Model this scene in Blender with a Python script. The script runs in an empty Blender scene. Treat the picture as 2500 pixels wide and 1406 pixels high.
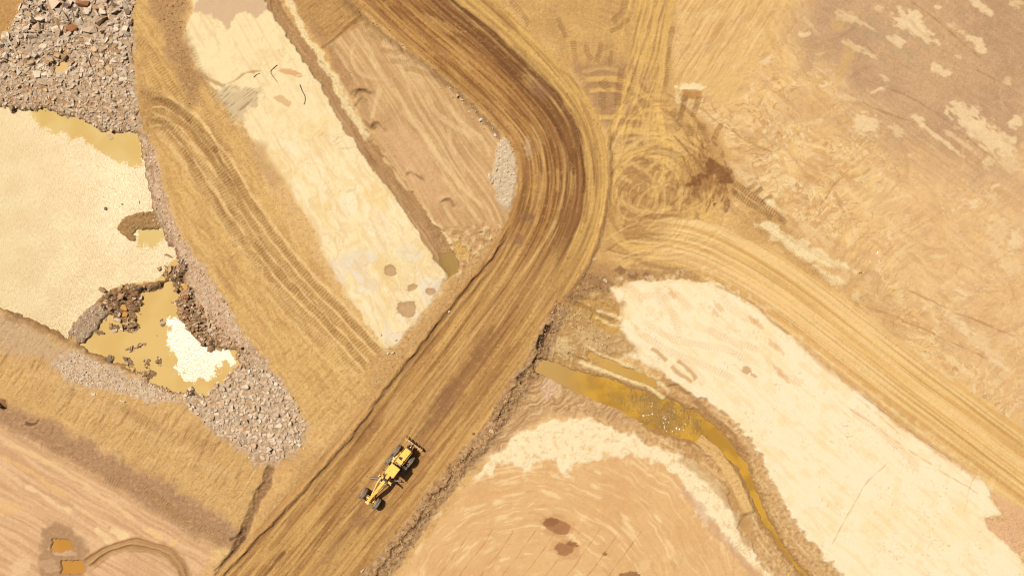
import bpy, bmesh, math, random
import numpy as np
from mathutils import Vector, Matrix
R = math.radians
scene = bpy.context.scene

# ---------------------------------------------------------------- camera, sky, sun, exposure
PX = 18.0                      # photo pixels per metre on the ground
CAM_H = 100.0
cam_d = bpy.data.cameras.new("camera"); cam = bpy.data.objects.new("camera", cam_d)
scene.collection.objects.link(cam); scene.camera = cam
cam.location = (0, 0, CAM_H); cam.rotation_euler = (0, 0, 0)
cam_d.sensor_fit = 'HORIZONTAL'; cam_d.sensor_width = 36
cam_d.lens = 36 * CAM_H / (2500 / PX)
cam_d.clip_end = 20000

SUN_EL = R(61)
sun_h = Vector((-0.70, 0.71, 0)).normalized()          # towards the sun (upper left of the picture)
sun_v = Vector((sun_h.x*math.cos(SUN_EL), sun_h.y*math.cos(SUN_EL), math.sin(SUN_EL)))
sd_ = bpy.data.lights.new("sun", 'SUN'); sun = bpy.data.objects.new("sun", sd_)
scene.collection.objects.link(sun)
sd_.energy = 5.0; sd_.angle = R(0.5); sd_.color = (1.0, 0.92, 0.78)
sun.rotation_euler = (-sun_v).to_track_quat('-Z', 'Y').to_euler()
sun.location = (0, 0, 60)
w = bpy.data.worlds.new("World"); scene.world = w; w.use_nodes = True
nt = w.node_tree; bg = nt.nodes['Background']
sky = nt.nodes.new('ShaderNodeTexSky'); sky.sky_type = 'NISHITA'; sky.sun_disc = False
sky.sun_elevation = SUN_EL; sky.sun_rotation = math.atan2(sun_h.x, sun_h.y)
sky.dust_density = 4.0
wb = nt.nodes.new('ShaderNodeMix'); wb.data_type = 'RGBA'; wb.blend_type = 'MULTIPLY'; wb.inputs[0].default_value = 1; wb.inputs[7].default_value = (1.0, .86, .68, 1)   # warm white balance
nt.links.new(sky.outputs[0], wb.inputs[6]); nt.links.new(wb.outputs[2], bg.inputs[0]); bg.inputs[1].default_value = 0.05
scene.view_settings.view_transform = 'Standard'; scene.view_settings.look = 'None'
scene.cycles.filter_width = 1.15; scene.view_settings.gamma = 1; scene.view_settings.exposure = 0.40
KAL = np.array([2.02, 1.86, 1.62], np.float32)          # light arriving on flat ground, times exposure: display = albedo * KAL

# ---------------------------------------------------------------- noise
rs = np.random.RandomState(7)
PERM = rs.permutation(1024); PERM = np.concatenate([PERM, PERM]).astype(np.int32)
GA = rs.rand(1024) * 2 * np.pi
GX = np.cos(GA).astype(np.float32); GY = np.sin(GA).astype(np.float32)
RV = rs.rand(1024).astype(np.float32); RV2 = rs.rand(1024).astype(np.float32)
def pn(x, y, seed=0):
    x = np.asarray(x, np.float32) + seed*17.31; y = np.asarray(y, np.float32) - seed*9.73
    xf = np.floor(x); yf = np.floor(y); fx = x-xf; fy = y-yf
    xi = xf.astype(np.int32) & 1023; yi = yf.astype(np.int32) & 1023
    x1 = (xi+1) & 1023; y1 = (yi+1) & 1023
    a = PERM[PERM[xi]+yi]; b = PERM[PERM[x1]+yi]; c = PERM[PERM[xi]+y1]; d = PERM[PERM[x1]+y1]
    u = fx*fx*fx*(fx*(fx*6-15)+10); v = fy*fy*fy*(fy*(fy*6-15)+10)
    na = GX[a]*fx+GY[a]*fy; nb = GX[b]*(fx-1)+GY[b]*fy
    nc = GX[c]*fx+GY[c]*(fy-1); nd = GX[d]*(fx-1)+GY[d]*(fy-1)
    p = na+(nb-na)*u; q = nc+(nd-nc)*u
    return (p+(q-p)*v)*1.5
def fb(x, y, sc, o=4, seed=0, sy=None, g=0.5):
    sy = sy or sc; a = 1.0; t = 0; n = 0; f = 1.0
    for k in range(o):
        t = t + a*pn(x*f/sc, y*f/sy, seed+k*3+1); n += a; a *= g; f *= 2.03
    return t/n*1.6
def ss(a, b, x):
    t = np.clip((x-a)/(b-a), 0, 1); return t*t*(3-2*t)
def worley(x, y, sc, seed=0):
    x = x/sc+seed*5.1; y = y/sc+seed*3.7
    xf = np.floor(x); yf = np.floor(y); xi = xf.astype(np.int32); yi = yf.astype(np.int32)
    d1 = np.full(x.shape, 9, np.float32); d2 = d1.copy(); idv = np.zeros(x.shape, np.float32)
    for i in (-1, 0, 1):
        for j in (-1, 0, 1):
            h = PERM[PERM[(xi+i) & 1023]+((yi+j) & 1023)]
            dx = xf+i+RV[h]-x; dy = yf+j+RV2[h]-y; d = dx*dx+dy*dy
            m = d < d1
            d2 = np.where(m, d1, np.minimum(d2, d)); idv = np.where(m, RV[(h*7+3) & 1023], idv); d1 = np.where(m, d, d1)
    return np.sqrt(d1), np.sqrt(d2), idv

# ---------------------------------------------------------------- terrain grid (photo pixels; y down), fine in view, widening to 2 km
def axis(a, b, st):
    f = list(np.arange(a, b+0.1, st)); o = []; s = st; x = b
    while x < b+36000:
        s = min(s*1.28+0.5, 6000); x += s; o.append(x)
    l = []; s = st; x = a
    while x > a-36000:
        s = min(s*1.28+0.5, 6000); x -= s; l.append(x)
    return np.array(l[::-1]+f+o, np.float32)
STEP = 2.0
xs = axis(-110, 2610, STEP); ys = axis(-110, 1516, STEP)
X, Y = np.meshgrid(xs, ys)
NX, NY = len(xs), len(ys)
H = np.zeros((NY, NX), np.float32)
C = np.zeros((NY, NX, 3), np.float32)
G = np.ones((NY, NX), np.float32)         # how loose and grainy the surface is
Z = np.zeros((NY, NX), np.int8)          # zone id per vertex
def lin(c):
    c = np.asarray(c, np.float32)/255.0
    return np.where(c <= 0.04045, c/12.92, ((c+0.055)/1.055)**2.4).astype(np.float32)
ALL = (slice(0, NY), slice(0, NX))
def box(x0, y0, x1, y1):
    i0, i1 = np.searchsorted(xs, [x0, x1]); j0, j1 = np.searchsorted(ys, [y0, y1])
    return (slice(j0, max(j1, j0+1)), slice(i0, max(i1, i0+1)))
def paint(sl, m, rgb, a=1.0):
    c = lin(rgb); m = (np.clip(m, 0, 1)*a)[..., None]
    C[sl] = C[sl]*(1-m)+c*m
def mul(sl, f):
    C[sl] *= f[..., None]
def tint(sl, m, rgb):                     # multiply towards a colour factor
    C[sl] *= 1+np.clip(m, 0, 1)[..., None]*(np.array(rgb, np.float32)-1)
def smooth(pts, n=6):
    p = [np.array(q, float) for q in pts]; P = [2*p[0]-p[1]]+p+[2*p[-1]-p[-2]]; out = []
    for i in range(1, len(P)-2):
        for k in range(n):
            t = k/n
            out.append(0.5*((2*P[i])+(-P[i-1]+P[i+1])*t+(2*P[i-1]-5*P[i]+4*P[i+1]-P[i+2])*t*t+(-P[i-1]+3*P[i]-3*P[i+1]+P[i+2])*t**3))
    out.append(p[-1]); return np.array(out)
def sdpoly(pts, x, y):
    p = np.array(pts, np.float32); n = len(p)
    d = np.full(x.shape, 1e12, np.float32); ins = np.zeros(x.shape, bool)
    for i in range(n):
        ax, ay = p[i]; bx, by = p[(i+1) % n]; ex, ey = bx-ax, by-ay
        wx = x-ax; wy = y-ay; t = np.clip((wx*ex+wy*ey)/(ex*ex+ey*ey+1e-9), 0, 1)
        d = np.minimum(d, (wx-ex*t)**2+(wy-ey*t)**2)
        if ay != by:
            c = ((ay > y) != (by > y)) & (x < ex*(y-ay)/ey+ax); ins ^= c
    d = np.sqrt(d); return np.where(ins, d, -d)
def poly(pts, warp=8, ws=40, seed=1, pad=40, oct=4):
    """signed distance (inside > 0) to a polygon with a ragged edge"""
    p = np.array(pts, float); sl = box(p[:, 0].min()-pad, p[:, 1].min()-pad, p[:, 0].max()+pad, p[:, 1].max()+pad)
    x, y = X[sl], Y[sl]
    if warp:
        d = sdpoly(pts, x+warp*0.5*fb(x, y, ws*1.7, 2, seed+40), y+warp*0.5*fb(x, y, ws*1.7, 2, seed+50))
        return sl, d+warp*fb(x, y, ws, oct, seed)
    return sl, sdpoly(pts, x, y)
def line(pts, pad=40, warp=0, ws=60, seed=3, sm=6):
    """nearest point on a smoothed polyline: d signed (right of travel > 0), s arc length, u 0..1"""
    has_w = len(pts[0]) > 2
    P = smooth(pts, sm); W = P[:, 2] if has_w else None; P = P[:, :2]
    p0 = P.min(0)-pad; p1 = P.max(0)+pad; SL = box(p0[0], p0[1], p1[0], p1[1])
    J0, I0 = SL[0].start, SL[1].start
    shp = (SL[0].stop-J0, SL[1].stop-I0)
    D = np.full(shp, 1e6, np.float32); S = np.zeros(shp, np.float32); WW = np.zeros(shp, np.float32)
    seg = np.hypot(*np.diff(P, axis=0).T); cum = np.concatenate([[0], np.cumsum(seg)])
    for i in range(len(P)-1):
        a = P[i]; b = P[i+1]; lo = np.minimum(a, b)-pad; hi = np.maximum(a, b)+pad
        sl = box(lo[0], lo[1], hi[0], hi[1])
        x, y = X[sl], Y[sl]
        if warp:
            x = x+warp*fb(x, y, ws, 2, seed); y = y+warp*fb(x, y, ws, 2, seed+9)
        e = b-a; L = max(seg[i], 1e-6)
        wx = x-a[0]; wy = y-a[1]; t = np.clip((wx*e[0]+wy*e[1])/(L*L), 0, 1)
        dx = wx-e[0]*t; dy = wy-e[1]*t; d = np.sqrt(dx*dx+dy*dy)
        sg = np.where(e[0]*wy-e[1]*wx >= 0, 1, -1)
        loc = (slice(sl[0].start-J0, sl[0].stop-J0), slice(sl[1].start-I0, sl[1].stop-I0))
        m = d < np.abs(D[loc])
        D[loc] = np.where(m, d*sg, D[loc]); S[loc] = np.where(m, cum[i]+t*L, S[loc])
        if has_w: WW[loc] = np.where(m, W[i]+(W[i+1]-W[i])*t, WW[loc])
    return SL, D, S, S/cum[-1], WW
def ends(u, a=0.06): return ss(0, a, u)*ss(0, a, 1-u)

exec_log = []
# ---------------------------------------------------------------- base soil
C[:] = lin((219, 172, 106))
n1 = fb(X, Y, 260, 5, 11); n2 = fb(X, Y, 70, 4, 12); n3 = fb(X, Y, 14, 3, 13)
paint(ALL, ss(-0.1, 0.7, n1), (232, 188, 124), 0.6)
paint(ALL, ss(0.05, 0.8, -n1), (200, 152, 92), 0.6)
paint(ALL, ss(0.2, 0.6, n2), (238, 200, 140), 0.35)
mul(ALL, 1+0.10*n2+0.10*n3)
H += 0.10*n1+0.05*n2+0.016*n3+0.007*fb(X, Y, 5, 2, 14)

def dirfield(sl, x, y, ang, lx, ly, seed, o=4):
    c, s = math.cos(R(ang)), math.sin(R(ang))
    return fb(x*c+y*s, -x*s+y*c, lx, o, seed, sy=ly)
def streaks(pts, ang, light, dark, seed, lx=90, ly=6, a=0.5, warp=20, amp=0.008, soft=30, wob=5):
    sl, d = poly(pts, warp, 50, seed)
    x, y = X[sl], Y[sl]; m = ss(-soft, soft, d)
    xw = x+wob*fb(x, y, 120, 2, seed+5); yw = y+wob*fb(x, y, 120, 2, seed+6)
    n = dirfield(sl, xw, yw, ang, lx, ly, seed)
    k = dirfield(sl, xw, yw, ang, lx*0.7, ly*0.4, seed+7, 3)
    paint(sl, m*ss(0.05, 0.7, n), light, a); paint(sl, m*ss(0.05, 0.7, -n), dark, a)
    mul(sl, 1+m*0.10*k); H[sl] += m*amp*(n+0.7*k)
    return sl, m
def blob(cx, cy, rx, ry, ang, rgb, seed, a=1.0, ragged=0.35, dh=0.0, soft=0.12, ws=None):
    r = max(rx, ry)*1.8; sl = box(cx-r, cy-r, cx+r, cy+r); x, y = X[sl]-cx, Y[sl]-cy
    c, s = math.cos(R(ang)), math.sin(R(ang)); q = np.sqrt(((x*c+y*s)/rx)**2+((-x*s+y*c)/ry)**2)
    xr = x*c+y*s; yr = -x*s+y*c; q = q+ragged*fb(xr, yr, (ws or min(rx, ry)*1.3)*1.5, 5, seed, sy=(ws or min(rx, ry)*1.3)*.7)
    m = ss(1+soft, 1-soft, q)
    if rgb is not None: paint(sl, m, rgb, a)
    H[sl] += dh*m; return sl, m
def tread(pts, hw=9, per=7.5, amp=0.03, rgb=(178, 132, 80), a=0.45, rim=0.4, seed=1, rut=-0.03, skew=0.0, bars=True):
    sl, d, s, u, _ = line(pts, hw+14, 2, 40, seed)
    m = ss(hw+2.5, hw-1.0, np.abs(d))*ends(u)
    x, y = X[sl], Y[sl]
    pat = 0.72+0.75*fb(x, y, 38, 3, seed+3)
    paint(sl, m*np.clip(pat, 0, 1), rgb, a*0.6)
    b = np.cos(2*np.pi*(s+skew*np.abs(d))/per)
    if bars:
        H[sl] += m*amp*b*np.clip(pat, 0, 1)
        paint(sl, m*ss(0.1, 0.8, -b), rgb, a*0.7)
    H[sl] += m*rut+0.018*np.exp(-((np.abs(d)-hw-3)/3.0)**2)*ends(u)*rim/0.4
def band(pts, hw, rgb, a=0.8, seed=1, dh=0.0, warp=4, soft=4, st=0.0, ws=30, ef=0.06, oct=3):
    sl, d, s, u, _ = line(pts, hw+soft+16+warp*2, warp, ws*2, seed)
    x, y = X[sl], Y[sl]
    dd = np.abs(d)+warp*0.8*fb(x, y, ws, oct, seed+2)
    m = ss(hw+soft, hw-soft, dd)*ends(u, ef)
    if st: m = m*np.clip(1-st+st*(0.6+0.9*fb(s, d, 80, 3, seed+4, sy=5)), 0, 1)
    if rgb is not None: paint(sl, m, rgb, a)
    H[sl] += dh*m; return sl, m, d, s, u

# ================================================================ RIGHT HAND PLAIN
plain = [(1650, -100), (2700, -100), (2700, 1200), (2400, 1010), (2050, 700), (1930, 560), (1820, 460), (1760, 350), (1640, 260), (1630, 100)]
sl, d = poly(plain, 14, 60, 21); m = ss(-20, 30, d); G[sl] *= 1-.72*m; paint(sl, m, (231, 187, 122), 0.9)
x, y = X[sl], Y[sl]
wx = x+34*fb(x, y, 330, 2, 22)+5*fb(x, y, 20, 2, 122); wy = y+34*fb(x, y, 330, 2, 23)+5*fb(x, y, 20, 2, 123)
fld = fb(x, y, 300, 2, 24)
nA = dirfield(sl, wx, wy, 38, 90, 15, 25, 5); nB = dirfield(sl, wx, wy, -42, 90, 13, 26, 5); nC = dirfield(sl, wx, wy, 12, 46, 22, 27, 5)
sel = ss(-0.15, 0.15, fld); n = nA*sel+nB*(1-sel)
paint(sl, m*ss(0.12, 0.26, n), (243, 206, 148), 0.65); paint(sl, m*ss(0.12, 0.28, -n), (209, 161, 100), 0.65)
paint(sl, m*ss(0.2, 0.34, nC), (242, 198, 128), 0.5); paint(sl, m*ss(0.2, 0.36, -nC), (218, 174, 122), 0.55)
flk = dirfield(sl, wx, wy, 50, 22, 8, 127, 5); paint(sl, m*ss(.26, .36, flk)*ss(-.1, .25, fb(x, y, 130, 3, 128)), (248, 216, 160), .8)
flk = dirfield(sl, wx, wy, -20, 24, 6, 129, 5); paint(sl, m*ss(.26, .38, flk)*ss(-.1, .3, fb(x, y, 110, 3, 130)), (194, 146, 90), .65)
fine = dirfield(sl, wx, wy, 30, 26, 5, 28, 3)*sel+dirfield(sl, wx, wy, -30, 26, 5, 29, 3)*(1-sel)
big = fb(x, y, 170, 3, 131); paint(sl, m*ss(.1, .5, big), (238, 194, 130), .45); paint(sl, m*ss(.1, .5, -big), (214, 168, 112), .5)
mul(sl, 1+m*0.08*fine); H[sl] += m*(0.010*n+0.018*fine+0.006*nC)
rid = 1-np.abs(fb(wx, wy, 46, 3, 31)); paint(sl, m*ss(0.955, 1.0, rid)*ss(0.1, 0.5, fb(x, y, 120, 2, 32)), (176, 128, 76), 0.7)
rid = 1-np.abs(fb(wx+80, wy, 90, 4, 33)); paint(sl, m*ss(0.968, 1.0, rid), (184, 136, 82), 0.6)
# brown sweep at the top right
sl, d = poly([(1985, -80), (2700, -80), (2700, 420), (2520, 330), (2440, 350), (2560, 560), (2420, 420), (2300, 400), (2150, 330), (2075, 280), (2070, 190), (1990, 120), (1950, 60)], 34, 90, 35, 100)
m = ss(-75, 70, d+30*fb(X[sl], Y[sl], 70, 4, 135)); x, y = X[sl], Y[sl]
paint(sl, m, (202, 160, 116), 0.85); paint(sl, m*ss(-0.3, 0.5, fb(x, y, 220, 3, 36)), (190, 150, 110), 0.8)
k = dirfield(sl, x+20*fb(x, y, 90, 2, 38), y, 36, 60, 9, 37); paint(sl, m*ss(0.2, 0.5, k), (212, 172, 126), 0.35); paint(sl, m*ss(0.2, 0.5, -k), (182, 142, 100), 0.3)
paint(sl, m*ss(0.2, 0.4, fb(x, y, 26, 5, 39)), (214, 170, 126), 0.3)
mul(sl, 1+m*0.10*fb(x, y, 5, 2, 41))
sl, d = poly([(2040, 10), (2150, 30), (2270, 90), (2300, 170), (2190, 200), (2100, 160)], 34, 60, 42); paint(sl, ss(-30, 40, d)*ss(-.3, .4, fb(X[sl], Y[sl], 30, 4, 1042)), (180, 154, 114), 0.45)
sl, d = poly([(1640, -60), (1960, -60), (1900, 120), (1760, 260), (1650, 200)], 20, 60, 43); paint(sl, ss(-30, 30, d), (228, 182, 112), 0.6)
streaks([(1640, -80), (1950, -80), (1900, 60), (1700, 260), (1640, 220)], -58, (242, 198, 130), (196, 146, 84), 44, lx=150, ly=7, a=0.55, amp=0.016)
streaks([(2000, 330), (2500, 560), (2500, 300), (2300, 330), (2100, 240)], 36, (226, 182, 130), (196, 150, 102), 45, lx=160, ly=8, a=0.45)
# pinkish lower right part of the plain
sl, d = poly([(2150, 380), (2600, 400), (2600, 1100), (2350, 900), (2180, 640)], 30, 120, 46); paint(sl, ss(-80, 80, d), (229, 184, 130), 0.45)
# pale patches
for i, (cx, cy, rx, ry, an) in enumerate([(2215, 55, 36, 22, 35), (2250, 78, 42, 16, 38), (2235, 40, 20, 10, 20), (2393, 15, 30, 9, 35), (2413, 30, 12, 7, 35), (2385, 105, 24, 11, 35), (2395, 122, 14, 8, 20), (2113, 305, 30, 26, 10),
        (2360, 290, 44, 26, 38), (2410, 330, 50, 26, 38), (2460, 355, 26, 22, 30), (2478, 300, 16, 14, 0), (2332, 255, 12, 6, 10), (2068, 42, 24, 12, 20), (2100, 55, 40, 5, 30), (1965, 84, 13, 8, 0), (1999, 298, 10, 9, 0), (1980, 300, 8, 5, 0),
        (2300, 175, 22, 11, 20), (2322, 62, 12, 6, 35), (2350, 80, 10, 5, 30), (2290, 335, 60, 5, 36), (2350, 350, 70, 5, 35), (2160, 190, 14, 5, 40), (2240, 290, 16, 7, 20), (2250, 305, 8, 8, 0), (2440, 560, 26, 30, 25), (2480, 590, 16, 28, 25), (2440, 620, 10, 50, -35),
        (2480, 650, 18, 22, 30), (2380, 500, 10, 14, -20), (2420, 480, 20, 8, 30), (2330, 770, 26, 18, 10), (2355, 800, 22, 12, 40), (2390, 830, 30, 22, 30), (2420, 860, 36, 10, 30), (2440, 890, 30, 6, 30), (2200, 620, 14, 6, 10), (2290, 628, 14, 8, 0), (2350, 715, 20, 5, 25),
        (1890, 425, 10, 10, 0), (1915, 435, 12, 5, -20), (1935, 445, 8, 10, 0), (2140, 455, 14, 10, 20), (2035, 432, 6, 8, 0), (2428, 455, 10, 4, -20), (2410, 395, 16, 14, 40), (2460, 395, 40, 16, 35), (2290, 20, 8, 5, 0), (2480, 10, 16, 10, 0), (2340, 140, 8, 5, 0), (1870, 150, 18, 9, -30),
        (2085, 115, 30, 8, 30), (2120, 130, 24, 6, 35), (2190, 100, 20, 12, 30), (2150, 20, 12, 7, 0), (2460, 200, 12, 8, 10), (2140, 220, 16, 7, -20), (2070, 240, 26, 6, 10), (2190, 320, 20, 10, 30), (1760, 350, 14, 9, 20), (1800, 420, 18, 14, 20), (1830, 440, 16, 12, 20)]):
    if (i*7) % 3 == 0 or i < 12: blob(cx, cy, rx, ry, an, (243, 209, 156), 60+i, 0.8, 0.85, 0.01, 0.3, 18)
    else: blob(cx, cy, rx, ry, an, (238, 202, 146), 60+i, 0.65, 0.9, 0.01, 0.35, 12)
for i, (cx, cy, rx, ry, an) in enumerate([(2045, 65, 18, 16, 60), (2060, 165, 14, 34, 30), (2070, 130, 16, 20, 0)]):
    blob(cx, cy, rx, ry, an, (222, 178, 106), 140+i, 0.4, 0.8, 0, .5)
for p in ([(2220, 0), (2280, 45), (2330, 90), (2400, 150)], [(2110, 195), (2200, 230), (2290, 280), (2400, 370), (2440, 400)], [(2100, 250), (2190, 285), (2240, 300)], [(1700, 260), (1800, 330), (1900, 380)], [(2200, 700), (2330, 760), (2500, 830)],
          [(1900, 640), (2040, 720), (2200, 780), (2420, 880)], [(2380, 170), (2420, 190), (2430, 210)], [(2000, 500), (2040, 450), (2080, 420)]):
    band(p, 1.6, (168, 122, 74), 0.55, 150+int(p[0][0]) % 40, -0.01, 3, 1.6)
rsn = random.Random(5)
for i in range(300):                                   # sweeping scrape marks
    cx, cy = rsn.uniform(1700, 2520), rsn.uniform(20, 980)
    if cy > 0.62*cx-580 - 20: continue
    a0 = R((rsn.choice([-58, -50, -40]) if cx < 1960 and cy < 330 else rsn.choice([35, 38, 30, -40, -20, 75]))+rsn.uniform(-14, 14)); L = rsn.uniform(30, 170); cv = rsn.uniform(-0.5, 0.5)
    pts = [(cx+L*(t-0.5)*math.cos(a0+cv*t), cy+L*(t-0.5)*math.sin(a0+cv*t)) for t in (0, .33, .66, 1)]
    dk_ = cx > 2010 and cy < 330
    if dk_ and i % 3: continue
    band(pts, rsn.uniform(1.2, 6), rsn.choice([(226, 186, 140), (178, 134, 92), (210, 166, 122)] if dk_ else [(246, 209, 150), (198, 150, 92), (240, 198, 132), (210, 164, 106)]), rsn.uniform(.3, .6), 170+i, rsn.choice([-0.015, 0.015]), 4, 3, 0.5, ef=.3)

# ================================================================ JUNCTION AREA right of the haul road
sl, d = poly([(1200, -100), (1660, -100), (1640, 240), (1760, 330), (1800, 470), (1720, 560), (1640, 700), (1440, 680), (1470, 500), (1490, 330), (1410, 180), (1290, 60)], 14, 60, 201)
m = ss(-14, 20, d); x, y = X[sl], Y[sl]; paint(sl, m, (204, 158, 94), 0.85); G[sl] *= 1-.35*m
paint(sl, m*ss(0, .6, fb(x, y, 90, 3, 202)), (190, 146, 90), 0.6); paint(sl, m*ss(.1, .6, -fb(x, y, 60, 3, 203)), (222, 176, 104), 0.5)
mul(sl, 1+m*.10*fb(x, y, 7, 3, 204)); H[sl] += m*.02*fb(x, y, 8, 3, 205)
sl, d = poly([(1400, 150), (1560, 150), (1600, 250), (1560, 310), (1470, 310), (1430, 230)], 12, 30, 1206); paint(sl, ss(-14, 14, d), (176, 132, 88), .75)
sl, d = poly([(1490, 400), (1560, 380), (1660, 400), (1740, 450), (1700, 500), (1640, 560), (1560, 600), (1480, 600)], 16, 40, 1207); paint(sl, ss(-16, 20, d), (184, 138, 80), .75)
streaks([(1500, -80), (1650, -80), (1630, 200), (1600, 330), (1500, 330), (1520, 120)], 105, (236, 186, 100), (176, 128, 68), 206, lx=220, ly=6, a=0.7, amp=0.02, wob=6)
streaks([(1290, -60), (1500, -60), (1500, 60), (1440, 60)], 20, (214, 168, 106), (180, 134, 80), 207, lx=70, ly=8, a=0.5)
sl, d = poly([(1490, 315), (1560, 320), (1570, 355), (1485, 350)], 5, 20, 208); paint(sl, ss(-3, 4, d), (172, 130, 80), 0.8)
sl, d = poly([(1560, 355), (1640, 360), (1630, 395), (1545, 380)], 5, 20, 209); paint(sl, ss(-3, 4, d), (180, 138, 86), 0.7)
GL = (232, 184, 104)
for i, (p, hw, c, a) in enumerate([
    ([(1620, -40), (1590, 80), (1550, 200), (1490, 330), (1470, 380)], 7, GL, .8), ([(1600, -40), (1568, 90), (1535, 190), (1505, 290), (1470, 350)], 5, GL, .7),
    ([(1650, -40), (1622, 80), (1610, 200), (1590, 330)], 8, GL, .7), ([(1575, -40), (1560, 60), (1525, 190)], 4, GL, .5), ([(1560, 200), (1540, 270), (1500, 350), (1480, 400)], 4, (240, 194, 120), .7),
    ([(1415, 172), (1480, 167), (1545, 185), (1590, 215)], 5, (212, 168, 104), .7), ([(1420, 195), (1480, 190), (1540, 208), (1590, 250), (1612, 300), (1616, 350)], 7, GL, .8), ([(1430, 222), (1495, 220), (1540, 240), (1568, 280), (1575, 320)], 5, GL, .75),
    ([(1450, 290), (1500, 284), (1560, 290), (1620, 310)], 6, GL, .8), ([(1500, 318), (1570, 322), (1640, 350), (1690, 400)], 8, (238, 190, 108), .8), ([(1560, 275), (1630, 262), (1700, 285), (1750, 335), (1790, 400)], 6, (218, 170, 102), .8),
    ([(1480, 470), (1520, 395), (1570, 370), (1640, 400), (1660, 470)], 8, GL, .6), ([(1600, 240), (1618, 330), (1622, 400), (1590, 500)], 9, (240, 192, 108), .7), ([(1540, 300), (1500, 420), (1510, 560)], 6, GL, .5),
    ([(1490, 385), (1560, 375), (1640, 405), (1700, 470)], 7, GL, .7), ([(1640, 320), (1700, 345), (1745, 400), (1760, 460)], 7, (226, 178, 106), .7), ([(1480, 650), (1560, 630), (1650, 590), (1700, 520)], 8, (226, 180, 108), .7),
    ([(1470, 620), (1540, 640), (1640, 610), (1740, 600), (1850, 660)], 7, (224, 180, 112), .6), ([(1480, 560), (1540, 600), (1640, 600), (1760, 570)], 7, GL, .55)]):
    sl, m, d, s, u = band(p, hw, c, a, 210+i, -0.03, 3, 2.5, 0.3)
    H[sl] += 0.02*np.exp(-((np.abs(d)-hw-2)/2.5)**2)*ends(u)
for i in range(64):                                   # rings scuffed on the spot
    if i < 40: cx, cy, r, a0, sp = 1572+rsn.gauss(0, 17), 472+rsn.gauss(0, 19), 34+i*1.9+rsn.uniform(-6, 6), rsn.uniform(0, 360), rsn.uniform(30, 120)
    else: cx, cy, r, a0, sp = 1585+rsn.gauss(0, 14), 480+rsn.gauss(0, 14), rsn.uniform(105, 195), rsn.uniform(-85, -20), rsn.uniform(25, 60)
    pts = [(cx+r*math.cos(R(a0+sp*t/5)), cy+r*.92*math.sin(R(a0+sp*t/5))) for t in range(6)]
    if min(q[0] for q in pts) < 1482: continue
    hw = rsn.uniform(1.1, 2.6); sl, m, d, s, u = band(pts, hw, [(164, 118, 68), (238, 192, 116), (150, 106, 60), (230, 184, 110)][i % 4], rsn.uniform(.5, .85), 1240+i, 0, 2.5, 1.8, .45)
    H[sl] += (.028 if i % 2 else -.028)*np.exp(-(d/2.4)**2)*ends(u)
for i in range(46):                                   # paired tyre arcs
    cx, cy = 1590+rsn.gauss(0, 60), 440+rsn.gauss(0, 70); r = rsn.uniform(60, 210); a0 = rsn.uniform(0, 360); sp = rsn.uniform(25, 90); c = rsn.choice([(236, 190, 116), (226, 180, 108), (168, 122, 70), (240, 196, 124)]); al = rsn.uniform(.35, .6)
    for dr in (0, 38):
        pts = [(cx+(r+dr)*math.cos(R(a0+sp*t/5)), cy+(r+dr)*.95*math.sin(R(a0+sp*t/5))) for t in range(6)]
        if min(q[0]+max(0, q[1]-540)*.45 for q in pts) < 1492 or max(q[0]-max(0, q[1]-330)*.4 for q in pts) > 1735 or max(q[1] for q in pts) > 660 or min(q[1] for q in pts) < 150: continue
        sl, m, d, s, u = band(pts, rsn.uniform(2.5, 5), c, al, 2200+i*2+(dr > 0), 0, 2.5, 2.2, .45); m2_ = m*np.cos(2*np.pi*s/5.5); H[sl] += .012*m2_-.02*m; paint(sl, m*ss(.2, .9, np.cos(2*np.pi*s/5.5)), (166, 120, 68), .3)
for i in range(22):                                   # long crossing arcs south of the rings
    x0 = rsn.uniform(1470, 1560); y0 = rsn.uniform(560, 655); L = rsn.uniform(90, 260); cv = rsn.uniform(-40, 30); sl_ = rsn.uniform(-.3, .15)
    pts = [(x0+L*t, y0+L*sl_*t+cv*4*t*(1-t)) for t in (0, .25, .5, .75, 1)]
    sl, m, d, s, u = band(pts, rsn.uniform(1.2, 3.2), [(166, 120, 70), (232, 188, 116), (240, 198, 130)][i % 3], rsn.uniform(.4, .7), 1310+i, 0, 2, 1.6, .3)
    H[sl] += (.03 if i % 3 else -.035)*np.exp(-(d/2.6)**2)*ends(u)
for i in range(56):                                   # turning circles scuffed by machines
    cx, cy = 1575+rsn.gauss(0, 34), 455+rsn.gauss(0, 40); r = rsn.uniform(45, 165); a0 = rsn.uniform(0, 360); sp = rsn.uniform(50, 150)
    if i > 40: cx, cy, r = 1600+rsn.gauss(0, 30), 340+rsn.gauss(0, 30), rsn.uniform(40, 110)
    pts = []
    for t in range(6):
        a = R(a0+sp*t/5); pts.append((cx+r*math.cos(a), cy+r*0.9*math.sin(a)))
    if max(q[0]-0.35*max(0, q[1]-450) for q in pts) > 1770 or min(q[0] for q in pts) < 1478-max(0, (pts[0][1]-560)*.4): continue
    if max(q[1] for q in pts) > 665: continue
    hw = rsn.uniform(2, 5.5); sl, m, d, s, u = band(pts, hw, rsn.choice([GL, (222, 178, 110), (182, 136, 80), (238, 194, 120)]), rsn.uniform(.3, .65), 240+i, -0.02, 2, 2, .4)
    H[sl] += 0.022*np.exp(-((np.abs(d)-hw-2)/2.2)**2)*ends(u)
sl, d = poly([(1740, 500), (1680, 520), (1640, 560), (1700, 600), (1780, 590)], 16, 40, 300); paint(sl, ss(-30, 30, d), (238, 190, 110), 0.6)
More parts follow.
